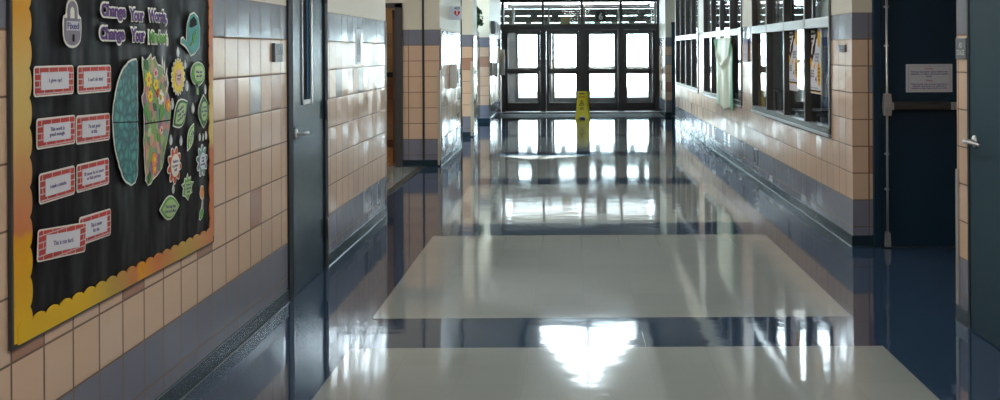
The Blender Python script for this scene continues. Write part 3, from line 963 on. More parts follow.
# canopy over the walk outside, with sky slots
cn = thing('canopy', (2, 38, 0), 'grey flat canopy over the walk outside with bright slots', 'canopy', kind='structure')
obj('canopy_roof', MB().box((2.55, 26.7, 2.70), (16, 28.0, 2.72)).box((2.55, 28.7, 2.70), (16, 29.5, 2.72)).box((-9, 29.6, 2.70), (16, 30.55, 2.72)).box((-9, 31.15, 2.70), (16, 36.65, 2.72)).box((-9, 37.65, 2.70), (16, 45.7, 2.72)).box((-9, 47.0, 2.70), (16, 49.6, 2.72)), M['canopy'], cn)
for k in range(34):
    x = -8.8 + k * .74
    obj('canopy_beam', MB().box((x, 36.5, 2.703), (x + .24, 37.8, 2.717)).box((x + .2, 45.6, 2.703), (x + .44, 47.1, 2.717)), M['canopy'], cn)
for x in (-8.5, -3.4, 8.6, 15.0):
    obj('canopy_post', MB().box((x, 46.9, -.125), (x + .2, 47.1, 2.72)), M['canopy'], cn)

# things on and near the entrance
nm = thing('number_plate', (.735, 26.46, 2.23), 'black plate with white number 6 above the entrance doors', 'sign')
obj('plate', MB().box((.612, 26.455, 2.235), (.862, 26.468, 2.475), .003), M['black'], nm)
text('numeral', '6', 'front', (.737, 26.455, 2.357), .10, .175, M['white'], nm, .03)
tag(obj('paper_sheet', MB().box((-.245, 26.50, 2.165), (-.015, 26.512, 2.37)), M['manila']), 'tan paper sheet inside the transom glass left of the number plate', 'paper sheet')
tag(obj('entrance_mat', MB().box((XL + .05, 24.25, .0005), (XR - .05, 25.7, .010), .003), M['mat']), 'grey strip mat on the floor in front of the entrance doors', 'mat')

# wet floor sign
wf = thing('caution_sign', (.27, 23.95, 0), 'yellow folding wet floor sign standing before the entrance doors', 'caution sign')


def aframe(y_top, y_bot, x0, x1):
    # a panel with arched foot, leaning between y_top (z .58) and y_bot (z 0)
    b = MB()
    out = [(-.150, 0), (-.085, 0), (-.065, .055), (.055, .055), (.075, 0), (.150, 0), (.105, .42), (.100, .585), (.085, .60), (-.085, .60), (-.100, .585), (-.105, .42)]
    hole = [(-.05, .545), (.05, .545), (.05, .565), (-.05, .565)]
    va = []
    for yy in (0, .018):
        va.append([b.bm.verts.new((x0 + px, y_bot + (y_top - y_bot) * pz / .6 + yy, pz)) for px, pz in out])
    fs = [b.bm.faces.new(va[0]), b.bm.faces.new(list(reversed(va[1])))]
    n = len(out)
    for i in range(n):
        fs.append(b.bm.faces.new((va[0][i], va[1][i], va[1][(i + 1) % n], va[0][(i + 1) % n])))
    bmesh.ops.recalc_face_normals(b.bm, faces=fs)
    return b


obj('front_panel', aframe(23.95, 23.80, .235, 0), M['caution'], wf)
obj('rear_panel', aframe(23.99, 24.16, .275, 0), M['caution'], wf)
obj('hand_slot', MB().box((.175, 23.925, .545), (.295, 23.945, .567), .004), M['black'], wf)
text('heading', 'CAUTION', 'front', (.235, 23.915, .485), .15, .03, M['redtext'], wf, .03)
tri = MB()
for a, b in (((-.055, .30), (.055, .30)), ((.055, .30), (0, .42)), ((0, .42), (-.055, .30))):
    ax_, bx_ = Vector((.235 + a[0], 0, a[1])), Vector((.235 + b[0], 0, b[1]))
    tri.tube([(ax_.x, 23.80 + .25 * ax_.z - .004, ax_.z), (bx_.x, 23.80 + .25 * bx_.z - .004, bx_.z)], .005, 6)
tri.tube([(.225, 23.872, .385), (.235, 23.866, .355), (.25, 23.858, .32)], .006, 6)
tri.tube([(.235, 23.866, .355), (.215, 23.862, .325)], .005, 6)
obj('warning_symbol', tri, M['black'], wf)
text('lettering', 'WET\nFLOOR', 'front', (.235, 23.85, .215), .12, .075, M['black'], wf, .03)
obj('floor_hinge', MB().tube([(.14, 23.965, .598), (.34, 23.965, .598)], .012, 10), M['caution'], wf)

# AED sign on the first pier
ae = thing('heart_sign', (XL, 15.4, 1.96), 'white projecting wall sign with red heart on the first left pier', 'sign')
obj('bracket', MB().box((XL, 15.38, 1.965), (XL + .012, 15.46, 2.155)), M['plastic'], ae)
obj('plate', MB().box((XL + .005, 15.405, 1.972), (XL + .165, 15.42, 2.165), .002), M['panel'], ae)
text('lettering', 'AED', 'front', (XL + .105, 15.405, 2.138), .085, .034, M['black'], ae, .03)
hc, hz = XL + .105, 2.065
hp = []
for k in range(40):
    a = 2 * math.pi * k / 40
    hp.append((hc + .0027 * 16 * math.sin(a) ** 3, hz + .0030 * (13 * math.cos(a) - 5 * math.cos(2 * a) - 2 * math.cos(3 * a) - math.cos(4 * a))))
obj('heart', MB().prism(hp, 1, 15.4035, 15.405), M['red'], ae)
bolt = [(hc - .010, 2.095), (hc + .017, 2.098), (hc + .012, 2.082), (hc + .002, 2.082), (hc + .002, 2.072), (hc + .012, 2.072), (hc + .002, 2.035), (hc - .010, 2.045)]
obj('lightning_bolt', MB().prism(bolt, 1, 15.4015, 15.4034), M['white'], ae)

ac = thing('defibrillator_cabinet', (XL, 15.55, .97), 'white wall cabinet with dark front on the first pier under the heart sign', 'cabinet')
obj('cabinet_body', MB().box((XL, 15.40, .985), (XL + .09, 15.75, 1.33), .008), M['plastic'], ac)
obj('cabinet_door', MB().box((XL + .09, 15.42, 1.0), (XL + .10, 15.73, 1.315), .003), M['plastic'], ac)
obj('cabinet_window', MB().box((XL + .10, 15.47, 1.06), (XL + .104, 15.70, 1.26)), M['black'], ac)
obj('cabinet_latch', MB().box((XL + .10, 15.43, 1.13), (XL + .115, 15.455, 1.2), .003), M['steel'], ac)

# teal storage cabinet + trailing plant in the last recess
tcb = thing('storage_cabinet', (-2.15, 21.5, 0), 'tall teal storage cabinet in the last left recess', 'cabinet')
obj('cabinet_body', MB().box((-2.4, 20.9, .02), (-1.935, 22.5, 1.95), .006), M['teal'], tcb)
for y0 in (20.93, 21.71):
    dd = obj('cabinet_door', MB().box((-1.935, y0, .08), (-1.918, y0 + .76, 1.92), .004), M['teal'], tcb)
    obj('cabinet_handle', MB().box((-1.918, 21.68 - (.04 if y0 < 21 else -.06), .95), (-1.90, 21.69 - (.04 if y0 < 21 else -.06), 1.1), .003), M['steel'], dd)
pl = thing('trailing_plant', (-2.0, 22.2, 1.95), 'green trailing ivy in a pot on top of the teal cabinet', 'plant')
obj('pot', MB().tube([(-2.0, 22.2, 1.953), (-2.0, 22.2, 2.10), (-2.0, 22.2, 2.12)], [.07, .10, .105], 20), M['pot'], pl)
lv = MB(); stm = MB()
for k in range(13):
    a = random.uniform(-1.2, 1.2)
    sx, sy = math.cos(a), math.sin(a)
    top = 2.14 + random.uniform(0, .22)
    rr = random.uniform(.05, .15)
    pts = [Vector((-2.0, 22.2, 2.08)), Vector((-2.0 + sx * rr * .6, 22.2 + sy * rr * .6, top + .08)),
           Vector((-2.0 + sx * rr * 1.25, 22.2 + sy * rr * 1.3, top - .03)), Vector((-2.0 + sx * rr * 1.4, 22.2 + sy * rr * 1.6, random.uniform(2.02, 2.12)))]
    stm.tube(pts, .004, 5)
    for j in range(14):
        f = 1 + j / 14 * 2
        i = min(2, int(f)); q = pts[i].lerp(pts[min(3, i + 1)], f - i)
        n = Vector((random.uniform(-.4, 1), random.uniform(-1, .3), random.uniform(-.2, .8))).normalized()
        u_ = n.cross(Vector((random.random(), random.random(), random.random()))).normalized(); v_ = n.cross(u_)
        s_ = random.uniform(.022, .042)
        shape = [(0, -1), (.7, -.5), (.9, .1), (.4, .6), (0, 1.2), (-.4, .6), (-.9, .1), (-.7, -.5)]
        q = q + u_ * random.uniform(-.02, .02)
        vv = [lv.bm.verts.new(q + u_ * (s_ * a_) + v_ * (s_ * b_)) for a_, b_ in shape]
        lv.bm.faces.new(vv)
obj('foliage', lv, M['plant'], pl)
obj('stems', stm, M['plant'], pl)

# things on the bright far left wall
wb = thing('wall_box', (XL, 23.8, 1.88), 'blue-grey wall box high on the bright left wall by the entrance', 'wall box')
obj('box_body', MB().box((XL, 23.3, 1.89), (XL + .09, 24.3, 2.17), .01), M['boxgrey'], wb)
obj('box_front', MB().box((XL + .09, 23.36, 1.91), (XL + .10, 24.24, 2.15), .004), M['signgrey'], wb)
ds = thing('sanitizer_dispenser', (XL, 23.6, .95), 'pale wall dispenser halfway up the bright left wall by the entrance', 'dispenser')
obj('dispenser_body', MB().box((XL, 23.5, .99), (XL + .13, 23.85, 1.25), .012), M['plastic'], ds)
obj('dispenser_spout', MB().box((XL + .05, 23.6, .955), (XL + .11, 23.75, .99), .004), M['black'], ds)
obj('mounting_plate', MB().box((XL, 23.2, .97), (XL + .03, 23.5, 1.27), .004), M['plastic'], ds)
wp = thing('wall_panel', (XL, 26.0, .9), 'narrow pale notice holder projecting beside the left end of the entrance', 'wall panel')
obj('holder', MB().box((XL, 25.98, .93), (XL + .13, 26.03, 1.55), .004), M['plastic'], wp)
obj('holder_insert', MB().box((XL + .02, 25.975, .96), (XL + .11, 25.98, 1.52)), M['white'], wp)

# ------------------------------------------------------------------ corridor windows on the right
def corridor_window(name, y0, y1, label):
    t = thing(name, (XR + .05, (y0 + y1) / 2, SILL), label, 'window', kind='structure')
    xa, xb = XR - .014, XR + .052
    f = MB()
    f.box((xa, y0, SILL), (xb, y1, SILL + .06), .002).box((xa, y0, HEAD - .06), (xb, y1, HEAD), .002).box((xa, y0, SILL), (xb, y0 + .045, HEAD), .002).box((xa, y1 - .045, SILL), (xb, y1, HEAD), .002)
    obj('window_frame', f, M['alu_dark'], t)
    obj('sill', MB().box((xa - .012, y0 - .01, SILL - .012), (xb, y1 + .01, SILL + .012), .002), M['alu'], t)
    obj('transom_bar', MB().box((xa, y0 + .03, 1.715), (xb, y1 - .03, 1.80), .002), M['alu'], t)
    pw = (y1 - y0) / 4
    for k in range(1, 4):
        y = y0 + pw * k
        obj('mullion', MB().box((xa, y - .03, SILL + .03), (xb, y + .03, HEAD - .03), .002), M['alu_dark'], t)
    for k in range(4):
        ya, yb = y0 + pw * k + .02, y0 + pw * (k + 1) - .02
        obj('lower_pane', MB().box((XR + .038, ya, SILL + .04), (XR + .043, yb, 1.73)), M['glass'], t)
        obj('upper_pane', MB().box((XR + .038, ya, 1.78), (XR + .043, yb, HEAD - .04)), M['glass'], t)
    return t


for i, (y0, y1) in enumerate(WIN):
    corridor_window('window_' + str(i + 1), y0, y1, ('nearest aluminium window band, with two posters, in the right wall',
                    'middle aluminium window band, behind the green sheet, in the right wall', 'farthest aluminium window band in the right wall')[i])


def poster(ya, yb, z0, z1, label, strip):
    x = XR + .033
    w, h = yb - ya, z1 - z0
    t = thing('poster', (x, (ya + yb) / 2, z0), label, 'poster')

    def P(u, v):      # u from the side nearer the entrance (left as seen) to the near side
        return (yb - u * w, z0 + v * h)

    def shape(name, pts, mat, lay):
        xx = x - .0006 * lay
        obj(name, MB().prism([P(*p) for p in pts], 0, xx, xx - .0005), M[mat], t)
    obj('sheet', MB().box((x, ya, z0), (x + .002, yb, z1)), M['poster_white'], t)
    shape('black_field', [(0, 1), (0, .48), (.08, .44), (.20, .50), (.34, .58), (.46, .64), (.52, .74), (.60, .82), (.74, .85), (.70, 1)], 'poster_black', 1)
    shape('white_swoop', [(.10, .62), (.17, .58), (.24, .70), (.40, .78), (.52, .90), (.46, .90), (.34, .82), (.18, .74)], 'white', 2)
    shape('gold_patch', [(0, .43), (.10, .40), (.16, .46), (.12, .53), (0, .55)], 'gold', 2)
    ov = [(.84 + .13 * math.cos(2 * math.pi * k / 20), .84 + .14 * math.sin(2 * math.pi * k / 20)) for k in range(20)]
    shape('gold_oval', ov, 'gold', 1)
    ov = [(.84 + .15 * math.cos(2 * math.pi * k / 20), .30 + .185 * math.sin(2 * math.pi * k / 20)) for k in range(20)]
    shape('gold_oval', ov, 'gold', 1)
    shape('gold_ribbon', [(.30, .40), (.46, .48), (.50, .44), (.36, .35)], 'gold', 1)
    shape('bottom_band', [(0, .055), (1, .055), (1, .03), (0, .03)], 'poster_black', 1)
    shape('bottom_band', [(0, .030), (1, .030), (1, .018), (0, .018)], 'gold', 1)

    def tx(s_, u, v, ww, hh, mat):
        c = P(u, v)
        text('lettering', s_, 'right', (x - .0012, c[0], c[1]), ww * w, hh * h, M[mat], t, .02, .0004)
    tx('OPEN YOUR', .26, .945, .36, .035, 'white')
    tx('MIND', .26, .87, .34, .045, 'white')
    tx('BIG', .26, .80, .22, .035, 'white')
    tx('GROW\nWITH\nUS ALL', .66, .55, .44, .13, 'poster_black')
    tx('Ask how\nyou can\njoin the\ngroup', .84, .30, .2, .22, 'poster_black')
    tx('Set a goal\nthen begin\nkeep going', .2, .30, .3, .12, 'poster_black')
    tx('4', .55, .22, .14, .10, 'poster_black')
    tx('Everyone is welcome here', .4, .085, .7, .03, 'poster_grey')
    if strip:
        obj('lower_sheet', MB().box((x, ya + .02, z0 - strip), (x + .002, yb - .01, z0)), M['panel'], t)


poster(10.45, 10.86, 1.175, 1.72, 'black white and gold poster in the window, left of the two posters', .06)
poster(9.49, 9.89, 1.125, 1.72, 'black white and gold poster in the window nearest the corner, right of two', 0)

# hanging green-edged sheet
t_ = bmesh.new()
ny, nz_ = 60, 40
grid = []
for i in range(ny + 1):
    row = []
    for j in range(nz_ + 1):
        u, v = i / ny, j / nz_
        y = 14.07 + u * 1.73
        z = 0.72 + .03 * (1 - v) * math.sin(u * 9) + v * (.97 - .10 * math.exp(-((u - .5) / .22) ** 2) * 0)
        drape = .035 * math.sin(u * 17 + 1.5 * v) * (1 - v * .5) + .03 * math.sin(u * math.pi) * math.sin(v * 3.0)
        swag = .03 * math.exp(-((v - (.62 + .9 * (u - .5) ** 2 * 1.5)) / .05) ** 2)
        row.append(t_.verts.new((XR - .045 - drape * .5 - swag, y, z)))
    grid.append(row)
for i in range(ny):
    for j in range(nz_):
        f = t_.faces.new((grid[i][j], grid[i + 1][j], grid[i + 1][j + 1], grid[i][j + 1])); f.smooth = True
mbx = MB(); mbx.bm.free(); mbx.bm = t_
so = obj('hanging_sheet', mbx, M['cloth'])
tag(so, 'pale sheet with green edges hanging over the middle corridor window', 'hanging sheet')
md = so.modifiers.new('thickness', 'SOLIDIFY'); md.thickness = .003

# purple-grey notice on the pier between windows
pn = thing('wall_notice', (XR, 13.24, 1.37), 'mauve notice with blue top on the pier between the nearest windows', 'notice')
obj('notice_body', MB().box((XR, 13.07, 1.375), (XR - .02, 13.40, 1.60), .002), M['mauve'], pn)
obj('notice_header', MB().box((XR, 13.07, 1.60), (XR - .021, 13.40, 1.66), .002), M['mauve_blue'], pn)
obj('notice_line', MB().box((XR - .020, 13.10, 1.49), (XR - .0215, 13.37, 1.50)), M['signmid'], pn)

# room signs
rs = thing('room_sign', (XR, 8.57, 1.5), 'small grey room sign at the right corner beside the posters', 'sign')
obj('plate', MB().box((XR, 8.475, 1.503), (XR - .012, 8.675, 1.562), .002), M['signgrey'], rs)
text('lettering', 'OFFICE', 'right', (XR - .0122, 8.575, 1.537), .13, .022, M['signlight'], rs, .02)
obj('braille_strip', MB().box((XR - .012, 8.50, 1.510), (XR - .0135, 8.65, 1.517)), M['signmid'], rs)

st = thing('room_sign', (XR, 5.97, 1.46), 'dark grey sign reading AD STAGE beside the near right door', 'sign')
obj('plate', MB().box((XR, 5.885, 1.468), (XR - .010, 6.040, 1.585), .002), M['signgrey'], st)
text('lettering', 'AD\nSTAGE', 'right', (XR - .0102, 5.962, 1.525), .115, .07, M['signlight'], st, .015)

ls = thing('room_sign', (XL, 6.32, 1.46), 'dark grey room sign on tile left of the teal door', 'sign')
obj('plate', MB().box((XL, 6.235, 1.468), (XL + .018, 6.415, 1.578), .002), M['signgrey'], ls)
obj('lower_band', MB().box((XL + .018, 6.24, 1.470), (XL + .020, 6.41, 1.512), .0005), M['signmid'], ls)
text('lettering', '1', 'left', (XL + .0182, 6.325, 1.550), .018, .025, M['signlight'], ls, .02)

ps = thing('paper_strip', (XL, 8.77, 1.42), 'narrow grey printed paper taped to tile right of the teal door', 'paper notice')
obj('sheet', MB().box((XL, 8.665, 1.425), (XL + .002, 8.875, 1.71)), M['panel'], ps)
obj('printed_picture', MB().prism([(8.69, 1.44), (8.85, 1.44), (8.86, 1.58), (8.80, 1.66), (8.77, 1.68), (8.74, 1.66), (8.68, 1.58)], 0, XL + .002, XL + .0026), M['signmid'], ps)
obj('printed_figure', MB().prism([(8.73, 1.50), (8.83, 1.50), (8.84, 1.56), (8.79, 1.64), (8.75, 1.64), (8.71, 1.57)], 0, XL + .0026, XL + .003), M['signgrey'], ps)

# ------------------------------------------------------------------ bulletin board
BY0, BY1, BZ0, BZ1 = 3.317, 5.165, .625, 1.86
XB = XL + .007
bb = thing('bulletin_board', (XL, (BY0 + BY1) / 2, BZ0), 'large bulletin board covered in black paper with sunset scalloped border', 'bulletin board')
obj('backing_board', MB().box((XL, BY0, BZ0), (XL + .004, BY1, BZ1)), M['black'], bb)
bp = MB()
ny, nz_ = 90, 40
g = []
for i in range(ny + 1):
    row = []
    for j in range(nz_ + 1):
        y = BY0 + .012 + (BY1 - BY0 - .024) * i / ny; z = BZ0 + .012 + (BZ1 - BZ0 - .024) * j / nz_
        row.append(bp.bm.verts.new((XB - .001 + .0009 * math.sin(y * 31 + math.sin(z * 4) * 2) + .0008 * math.sin(z * 13 + y * 7), y, z)))
    g.append(row)
for i in range(ny):
    for j in range(nz_):
        f = bp.bm.faces.new((g[i][j], g[i + 1][j], g[i + 1][j + 1], g[i][j + 1])); f.smooth = True
obj('black_paper', bp, M['paper'], bb)
fr = MB().box((XL, BY0 - .014, BZ0 - .012), (XL + .012, BY0, BZ1 + .012), .002).box((XL, BY1, BZ0 - .012), (XL + .012, BY1 + .014, BZ1 + .012), .002)
fr.box((XL, BY0, BZ0 - .012), (XL + .012, BY1, BZ0), .002).box((XL, BY0, BZ1), (XL + .012, BY1, BZ1 + .012), .002)
obj('board_frame', fr, M['steel_dark'], bb)


def scallop(y0, y1, z0, z1, mat, side, n, depth):
    """side: which edge of the strip carries the bumps"""
    pts = []
    x0, x1 = XB + .002, XB + .006
    if side in 'rl':
        ye, yi = (y0, y1) if side == 'r' else (y1, y0)
        sg = 1 if side == 'r' else -1
        pts = [(ye, z0), (ye, z1)]
        for k in range(n):
            for q in range(9):
                f = q / 8
                z = z1 - (z1 - z0) * (k + f) / n
                pts.append((yi - sg * depth * (1 - math.sin(math.pi * f) ** .6), z))
    else:
        ze, zi = (z0, z1) if side == 't' else (z1, z0)
        sg = 1 if side == 't' else -1
        pts = [(y1, ze), (y0, ze)]
        for k in range(n):
            for q in range(9):
                f = q / 8
                y = y0 + (y1 - y0) * (k + f) / n
                pts.append((y, zi - sg * depth * (1 - math.sin(math.pi * f) ** .6)))
    clean = [pts[0]]
    for p in pts[1:]:
        if (Vector(p) - Vector(clean[-1])).length > 1e-4:
            clean.append(p)
    return obj('scalloped_border', MB().prism(clean, 0, x0, x1), mat, bb)


scallop(BY0, BY0 + .115, BZ0 + .003, BZ1, M['border_left'], 'r', 13, .016)
scallop(BY1 - .055, BY1 + .004, BZ0 + .02, BZ1 - .03, M['border_right'], 'l', 13, .014)
o_ = scallop(BY0 + .02, BY1 - .01, BZ0 - .004, BZ0 + .068, M['border_bottom'], 't', 20, .016)
scallop(BY0 + .02, BY1 - .01, BZ1 - .058, BZ1, M['border_right'], 'b', 20, .016)
for k_, o2 in enumerate([c for c in bb.children if c.name.startswith('scalloped')][2:]):
    for v in o2.data.vertices:
        v.co.x += .0015 + k_ * .0005

XC = XB + .0065     # front plane that the cut-outs start from


def cutout(parent, name, pts, mat, lay, th=.0014):
    x = XC + lay * .0016
    return obj(name, MB().prism(pts, 0, x, x + th), M[mat] if isinstance(mat, str) else mat, parent)


def front(lay):
    return XC + lay * .0016 + .0014


def card(cy, cz, w, h, rot, body, label, tw=.6, th=.16, lift=0):
    t = thing('phrase_card', (XC, cy, cz - h / 2), label, 'phrase card', 'brick-bordered phrase cards')
    cutout(t, 'white_rim', rrect(cy, cz, w, h, .013, rot), 'rim', lift)
    cutout(t, 'brick_border', rrect(cy, cz, w - .014, h - .010, .009, rot), 'brick', lift + 1)
    cutout(t, 'white_panel', rrect(cy, cz, w * .70, h * .58, .002, rot), 'panel', lift + 2)
    text('lettering', body, 'left', (front(lift + 2), cy, cz), w * tw, h * th, M['ink'], t, .012, .0005, rot=rot)


card(3.600, 1.436, .275, .100, 0.00, 'I give up!', 'brick-bordered card reading I give up, top left card on the board', .32, .16)
card(3.905, 1.433, .272, .100, 0.00, "I can't do this!", "brick-bordered card reading I can't do this, top right card", .44, .14)
card(3.613, 1.264, .270, .100, -.01, 'This work is\ngood enough.', 'brick-bordered card reading This work is good enough, second row left', .40, .34)
card(3.893, 1.255, .272, .101, -.02, "I'm not good\nat this.", "brick-bordered card reading I'm not good at this, second row right", .34, .34)
card(3.618, 1.086, .250, .100, .01, 'I made a mistake.', 'brick-bordered card reading I made a mistake, third row left', .46, .13)
card(3.889, 1.087, .262, .099, .00, "I'll never be as smart\nas that person.", "brick-bordered card reading I'll never be as smart, third row right", .60, .33)
card(3.905, .897, .258, .100, -.02, 'This is never\nfor me.', 'brick-bordered card tucked behind another card, bottom right', .36, .34)
card(3.643, .890, .345, .104, -.085, 'This is too hard.', 'wide tilted brick-bordered card reading This is too hard, bottom left', .42, .15, lift=3)


def word(s_, cy, cz, w, h, label, mat='purple'):
    t = thing('cutout_word', (XC, cy, cz - h / 2), label, 'cut-out word', 'title words of the board')
    text('white_rim', s_, 'left', (XC, cy, cz), w + .020, h + .016, M['rim'], t, .11, .0014)
    text('lettering', s_, 'left', (front(0), cy, cz), w, h, M[mat], t, .045, .0012)


word('Change', 4.070, 1.681, .215, .062, 'purple cut-out word Change in the upper title line')
word('Your', 4.285, 1.678, .135, .050, 'purple cut-out word Your in the upper title line')
word('Words,', 4.503, 1.676, .195, .058, 'purple cut-out word Words in the title')
word('Change', 4.058, 1.594, .215, .062, 'purple cut-out word Change in the lower title line')
word('Your', 4.297, 1.597, .135, .054, 'purple cut-out word Your in the lower title line')
word('Mindset', 4.505, 1.592, .195, .050, 'green cut-out word Mindset in the title', 'green_letter')
tb = thing('paper_bulb', (XC, 4.60, 1.555), 'tiny pale paper bulb at the end of the word Mindset', 'paper cut-out')
cutout(tb, 'bulb', rrect(4.603, 1.575, .026, .040, .011), 'rim', 1)
cutout(tb, 'bulb_center', rrect(4.603, 1.577, .014, .022, .006), 'white', 2)

# padlock
pk = thing('paper_padlock', (XC, 3.731, 1.545), 'grey paper padlock reading Fixed at the top left of the board', 'paper padlock')
sil = []
for k in range(13):
    a = math.pi * k / 12
    sil.append((3.731 + .045 * math.cos(a), 1.675 + .042 * math.sin(a)))
sil += [(3.684, 1.662), (3.667, 1.655), (3.660, 1.63), (3.663, 1.59)]
for k in range(9):
    a = math.pi + math.pi * k / 8
    sil.append((3.731 + .066 * math.cos(a), 1.585 + .040 * math.sin(a)))
sil += [(3.800, 1.62), (3.797, 1.652), (3.780, 1.662)]
cutout(pk, 'white_rim', sil, 'rim', 0)
shk = []
for k in range(13):
    a = math.pi * k / 12
    shk.append((3.731 + .036 * math.cos(a), 1.672 + .036 * math.sin(a)))
shk += [(3.695, 1.64), (3.713, 1.64)]
for k in range(9):
    a = math.pi - math.pi * k / 8
    shk.append((3.731 + .018 * math.cos(a), 1.668 + .020 * math.sin(a)))
shk += [(3.749, 1.64), (3.767, 1.64)]
cutout(pk, 'shackle', shk, 'lockgrey', 1)
bodyp = [(3.672, 1.648), (3.672, 1.59)]
for k in range(1, 9):
    a = math.pi + math.pi * k / 9
    bodyp.append((3.731 + .058 * math.cos(a), 1.588 + .034 * math.sin(a)))
bodyp += [(3.790, 1.59), (3.790, 1.648)]
cutout(pk, 'lock_body', bodyp, 'lockgrey', 1)
cutout(pk, 'lock_label', [(3.682, 1.638), (3.682, 1.606), (3.780, 1.606), (3.780, 1.638)], 'locklight', 2)
text('lettering', 'Fixed', 'left', (front(2), 3.731, 1.622), .085, .022, M['ink'], pk, .02)
cutout(pk, 'keyhole', rrect(3.735, 1.580, .013, .026, .006), 'poster_black', 2)

# the two halves of the brain
BRAIN_L = [(4.277, 1.503), (4.238, 1.501), (4.2, 1.492), (4.162, 1.473), (4.125, 1.443), (4.098, 1.409), (4.079, 1.375), (4.061, 1.331), (4.052, 1.282), (4.056, 1.237), (4.068, 1.179), (4.09, 1.128), (4.112, 1.087), (4.139, 1.05), (4.176, 1.022), (4.223, 1.004), (4.262, 1.011), (4.286, 1.04), (4.293, 1.139), (4.292, 1.259), (4.291, 1.419), (4.287, 1.491)]
BRAIN_R = [(4.337, 1.51), (4.357, 1.498), (4.398, 1.504), (4.43, 1.522), (4.44, 1.501), (4.472, 1.51), (4.504, 1.476), (4.548, 1.463), (4.559, 1.433), (4.592, 1.419), (4.603, 1.376), (4.625, 1.332), (4.648, 1.288), (4.636, 1.237), (4.624, 1.195), (4.6, 1.145), (4.566, 1.093), (4.543, 1.04), (4.487, 1.013), (4.423, 0.987), (4.392, 0.983), (4.366, 1.007), (4.357, 1.073), (4.353, 1.134), (4.353, 1.194), (4.354, 1.247), (4.35, 1.296), (4.33, 1.349), (4.351, 1.365), (4.351, 1.417), (4.337, 1.47)]


def wavy(poly, amp, seed, keep=None):
    r = random.Random(seed)
    out = []
    n = len(poly)
    for i in range(n):
        a, b = Vector(poly[i]), Vector(poly[(i + 1) % n])
        out.append((a.x, a.y))
        L_ = (b - a).length
        k = max(1, int(L_ / .02))
        nrm = Vector((b.y - a.y, a.x - b.x)).normalized()
        for j in range(1, k):
            p = a.lerp(b, j / k) + nrm * amp * (r.random() - .5) * 2
            out.append((p.x, p.y))
    return out


hl = thing('paper_brain_half', (XC, 4.17, 1.0), 'teal paper left half of the brain in the middle of the board', 'paper brain half')
pol = wavy(BRAIN_L, .0035, 1)
cutout(hl, 'white_rim', pol, 'rim', 0)
cutout(hl, 'teal_folds', offset_poly(pol, .0075), M['brain_l'], 1)
cutout(hl, 'seam', [(4.052, 1.266), (4.294, 1.2525), (4.294, 1.248), (4.052, 1.2615)], 'poster_black', 2)
hr = thing('paper_brain_half', (XC, 4.47, .98), 'flower-covered paper right half of the brain beside the teal half', 'paper brain half')
pol = wavy(BRAIN_R, .006, 2)
cutout(hr, 'white_rim', pol, 'rim', 0)
cutout(hr, 'floral_print', offset_poly(pol, .0065), M['brain_r'], 1)
cutout(hr, 'seam', [(4.350, 1.241), (4.64, 1.238), (4.64, 1.233), (4.350, 1.236)], 'poster_black', 3)


def petals(cy, cz, r1, r2, n, ph=0.0, res=6, pw=1.0):
    pts = []
    for k in range(n * res):
        a = 2 * math.pi * k / (n * res) + ph
        f = abs(math.sin(n * (a - ph) / 2)) ** pw
        r = r2 + (r1 - r2) * f
        pts.append((cy + r * math.cos(a), cz + r * math.sin(a)))
    return pts


for (cy, cz, r_, mt, ct) in ((4.397, 1.416, .034, 'yellow', 'orange'), (4.471, 1.393, .028, 'yellow', 'orange'), (4.412, 1.346, .027, 'yellow', 'orange'),
                             (4.524, 1.337, .034, 'white', 'yellow'), (4.605, 1.300, .030, 'orange', 'yellow'), (4.451, 1.085, .032, 'orange', 'yellow'), (4.452, 1.045, .022, 'orange', 'yellow'),
                             (4.470, 1.440, .026, 'pinkish', 'red'), (4.500, 1.355, .020, 'petalred', 'yellow'), (4.53, 1.20, .02, 'pinkish', 'red')):
    f_ = cutout(hr, 'printed_flower', petals(cy, cz, r_, r_ * .72, 7), mt, 2)
    cutout(f_, 'flower_center', petals(cy, cz, r_ * .33, r_ * .3, 5), ct, 3)


def leafpts(cy, cz, ln, wd, ang, n=10, tip=1.0):
    pts = []
    for k in range(n + 1):
        f = k / n
        pts.append((-ln / 2 + ln * f, wd / 2 * math.sin(math.pi * f ** tip)))
    for k in range(n - 1, 0, -1):
        f = k / n
        pts.append((-ln / 2 + ln * f, -wd / 2 * math.sin(math.pi * f ** tip)))
    c, s = math.cos(ang), math.sin(ang)
    return [(cy + a * c - b * s, cz + a * s + b * c) for a, b in pts]


for (cy, cz, ln, wd, an, mt) in ((4.375, 1.475, .06, .04, 2.2, 'green_deep'), (4.395, 1.27, .075, .035, 1.9, 'green'), (4.36, 1.30, .05, .025, 1.0, 'green'), (4.535, 1.275, .085, .05, 1.1, 'green'),
                                 (4.46, 1.30, .05, .03, 2.4, 'green_deep'), (4.40, 1.20, .05, .035, .6, 'green_pale'), (4.50, 1.17, .05, .03, 2.0, 'green'), (4.40, 1.02, .05, .03, 1.2, 'green_deep')):
    cutout(hr, 'printed_leaf', leafpts(cy, cz, ln, wd, an), mt, 2)
for (cy, cz, an) in ((4.565, 1.46, 1.5), (4.585, 1.43, 1.2), (4.60, 1.40, 1.6), (4.595, 1.375, .9), (4.545, 1.48, 1.7)):
    cutout(hr, 'white_sprig', leafpts(cy, cz, .065, .014, an), 'rim', 2)

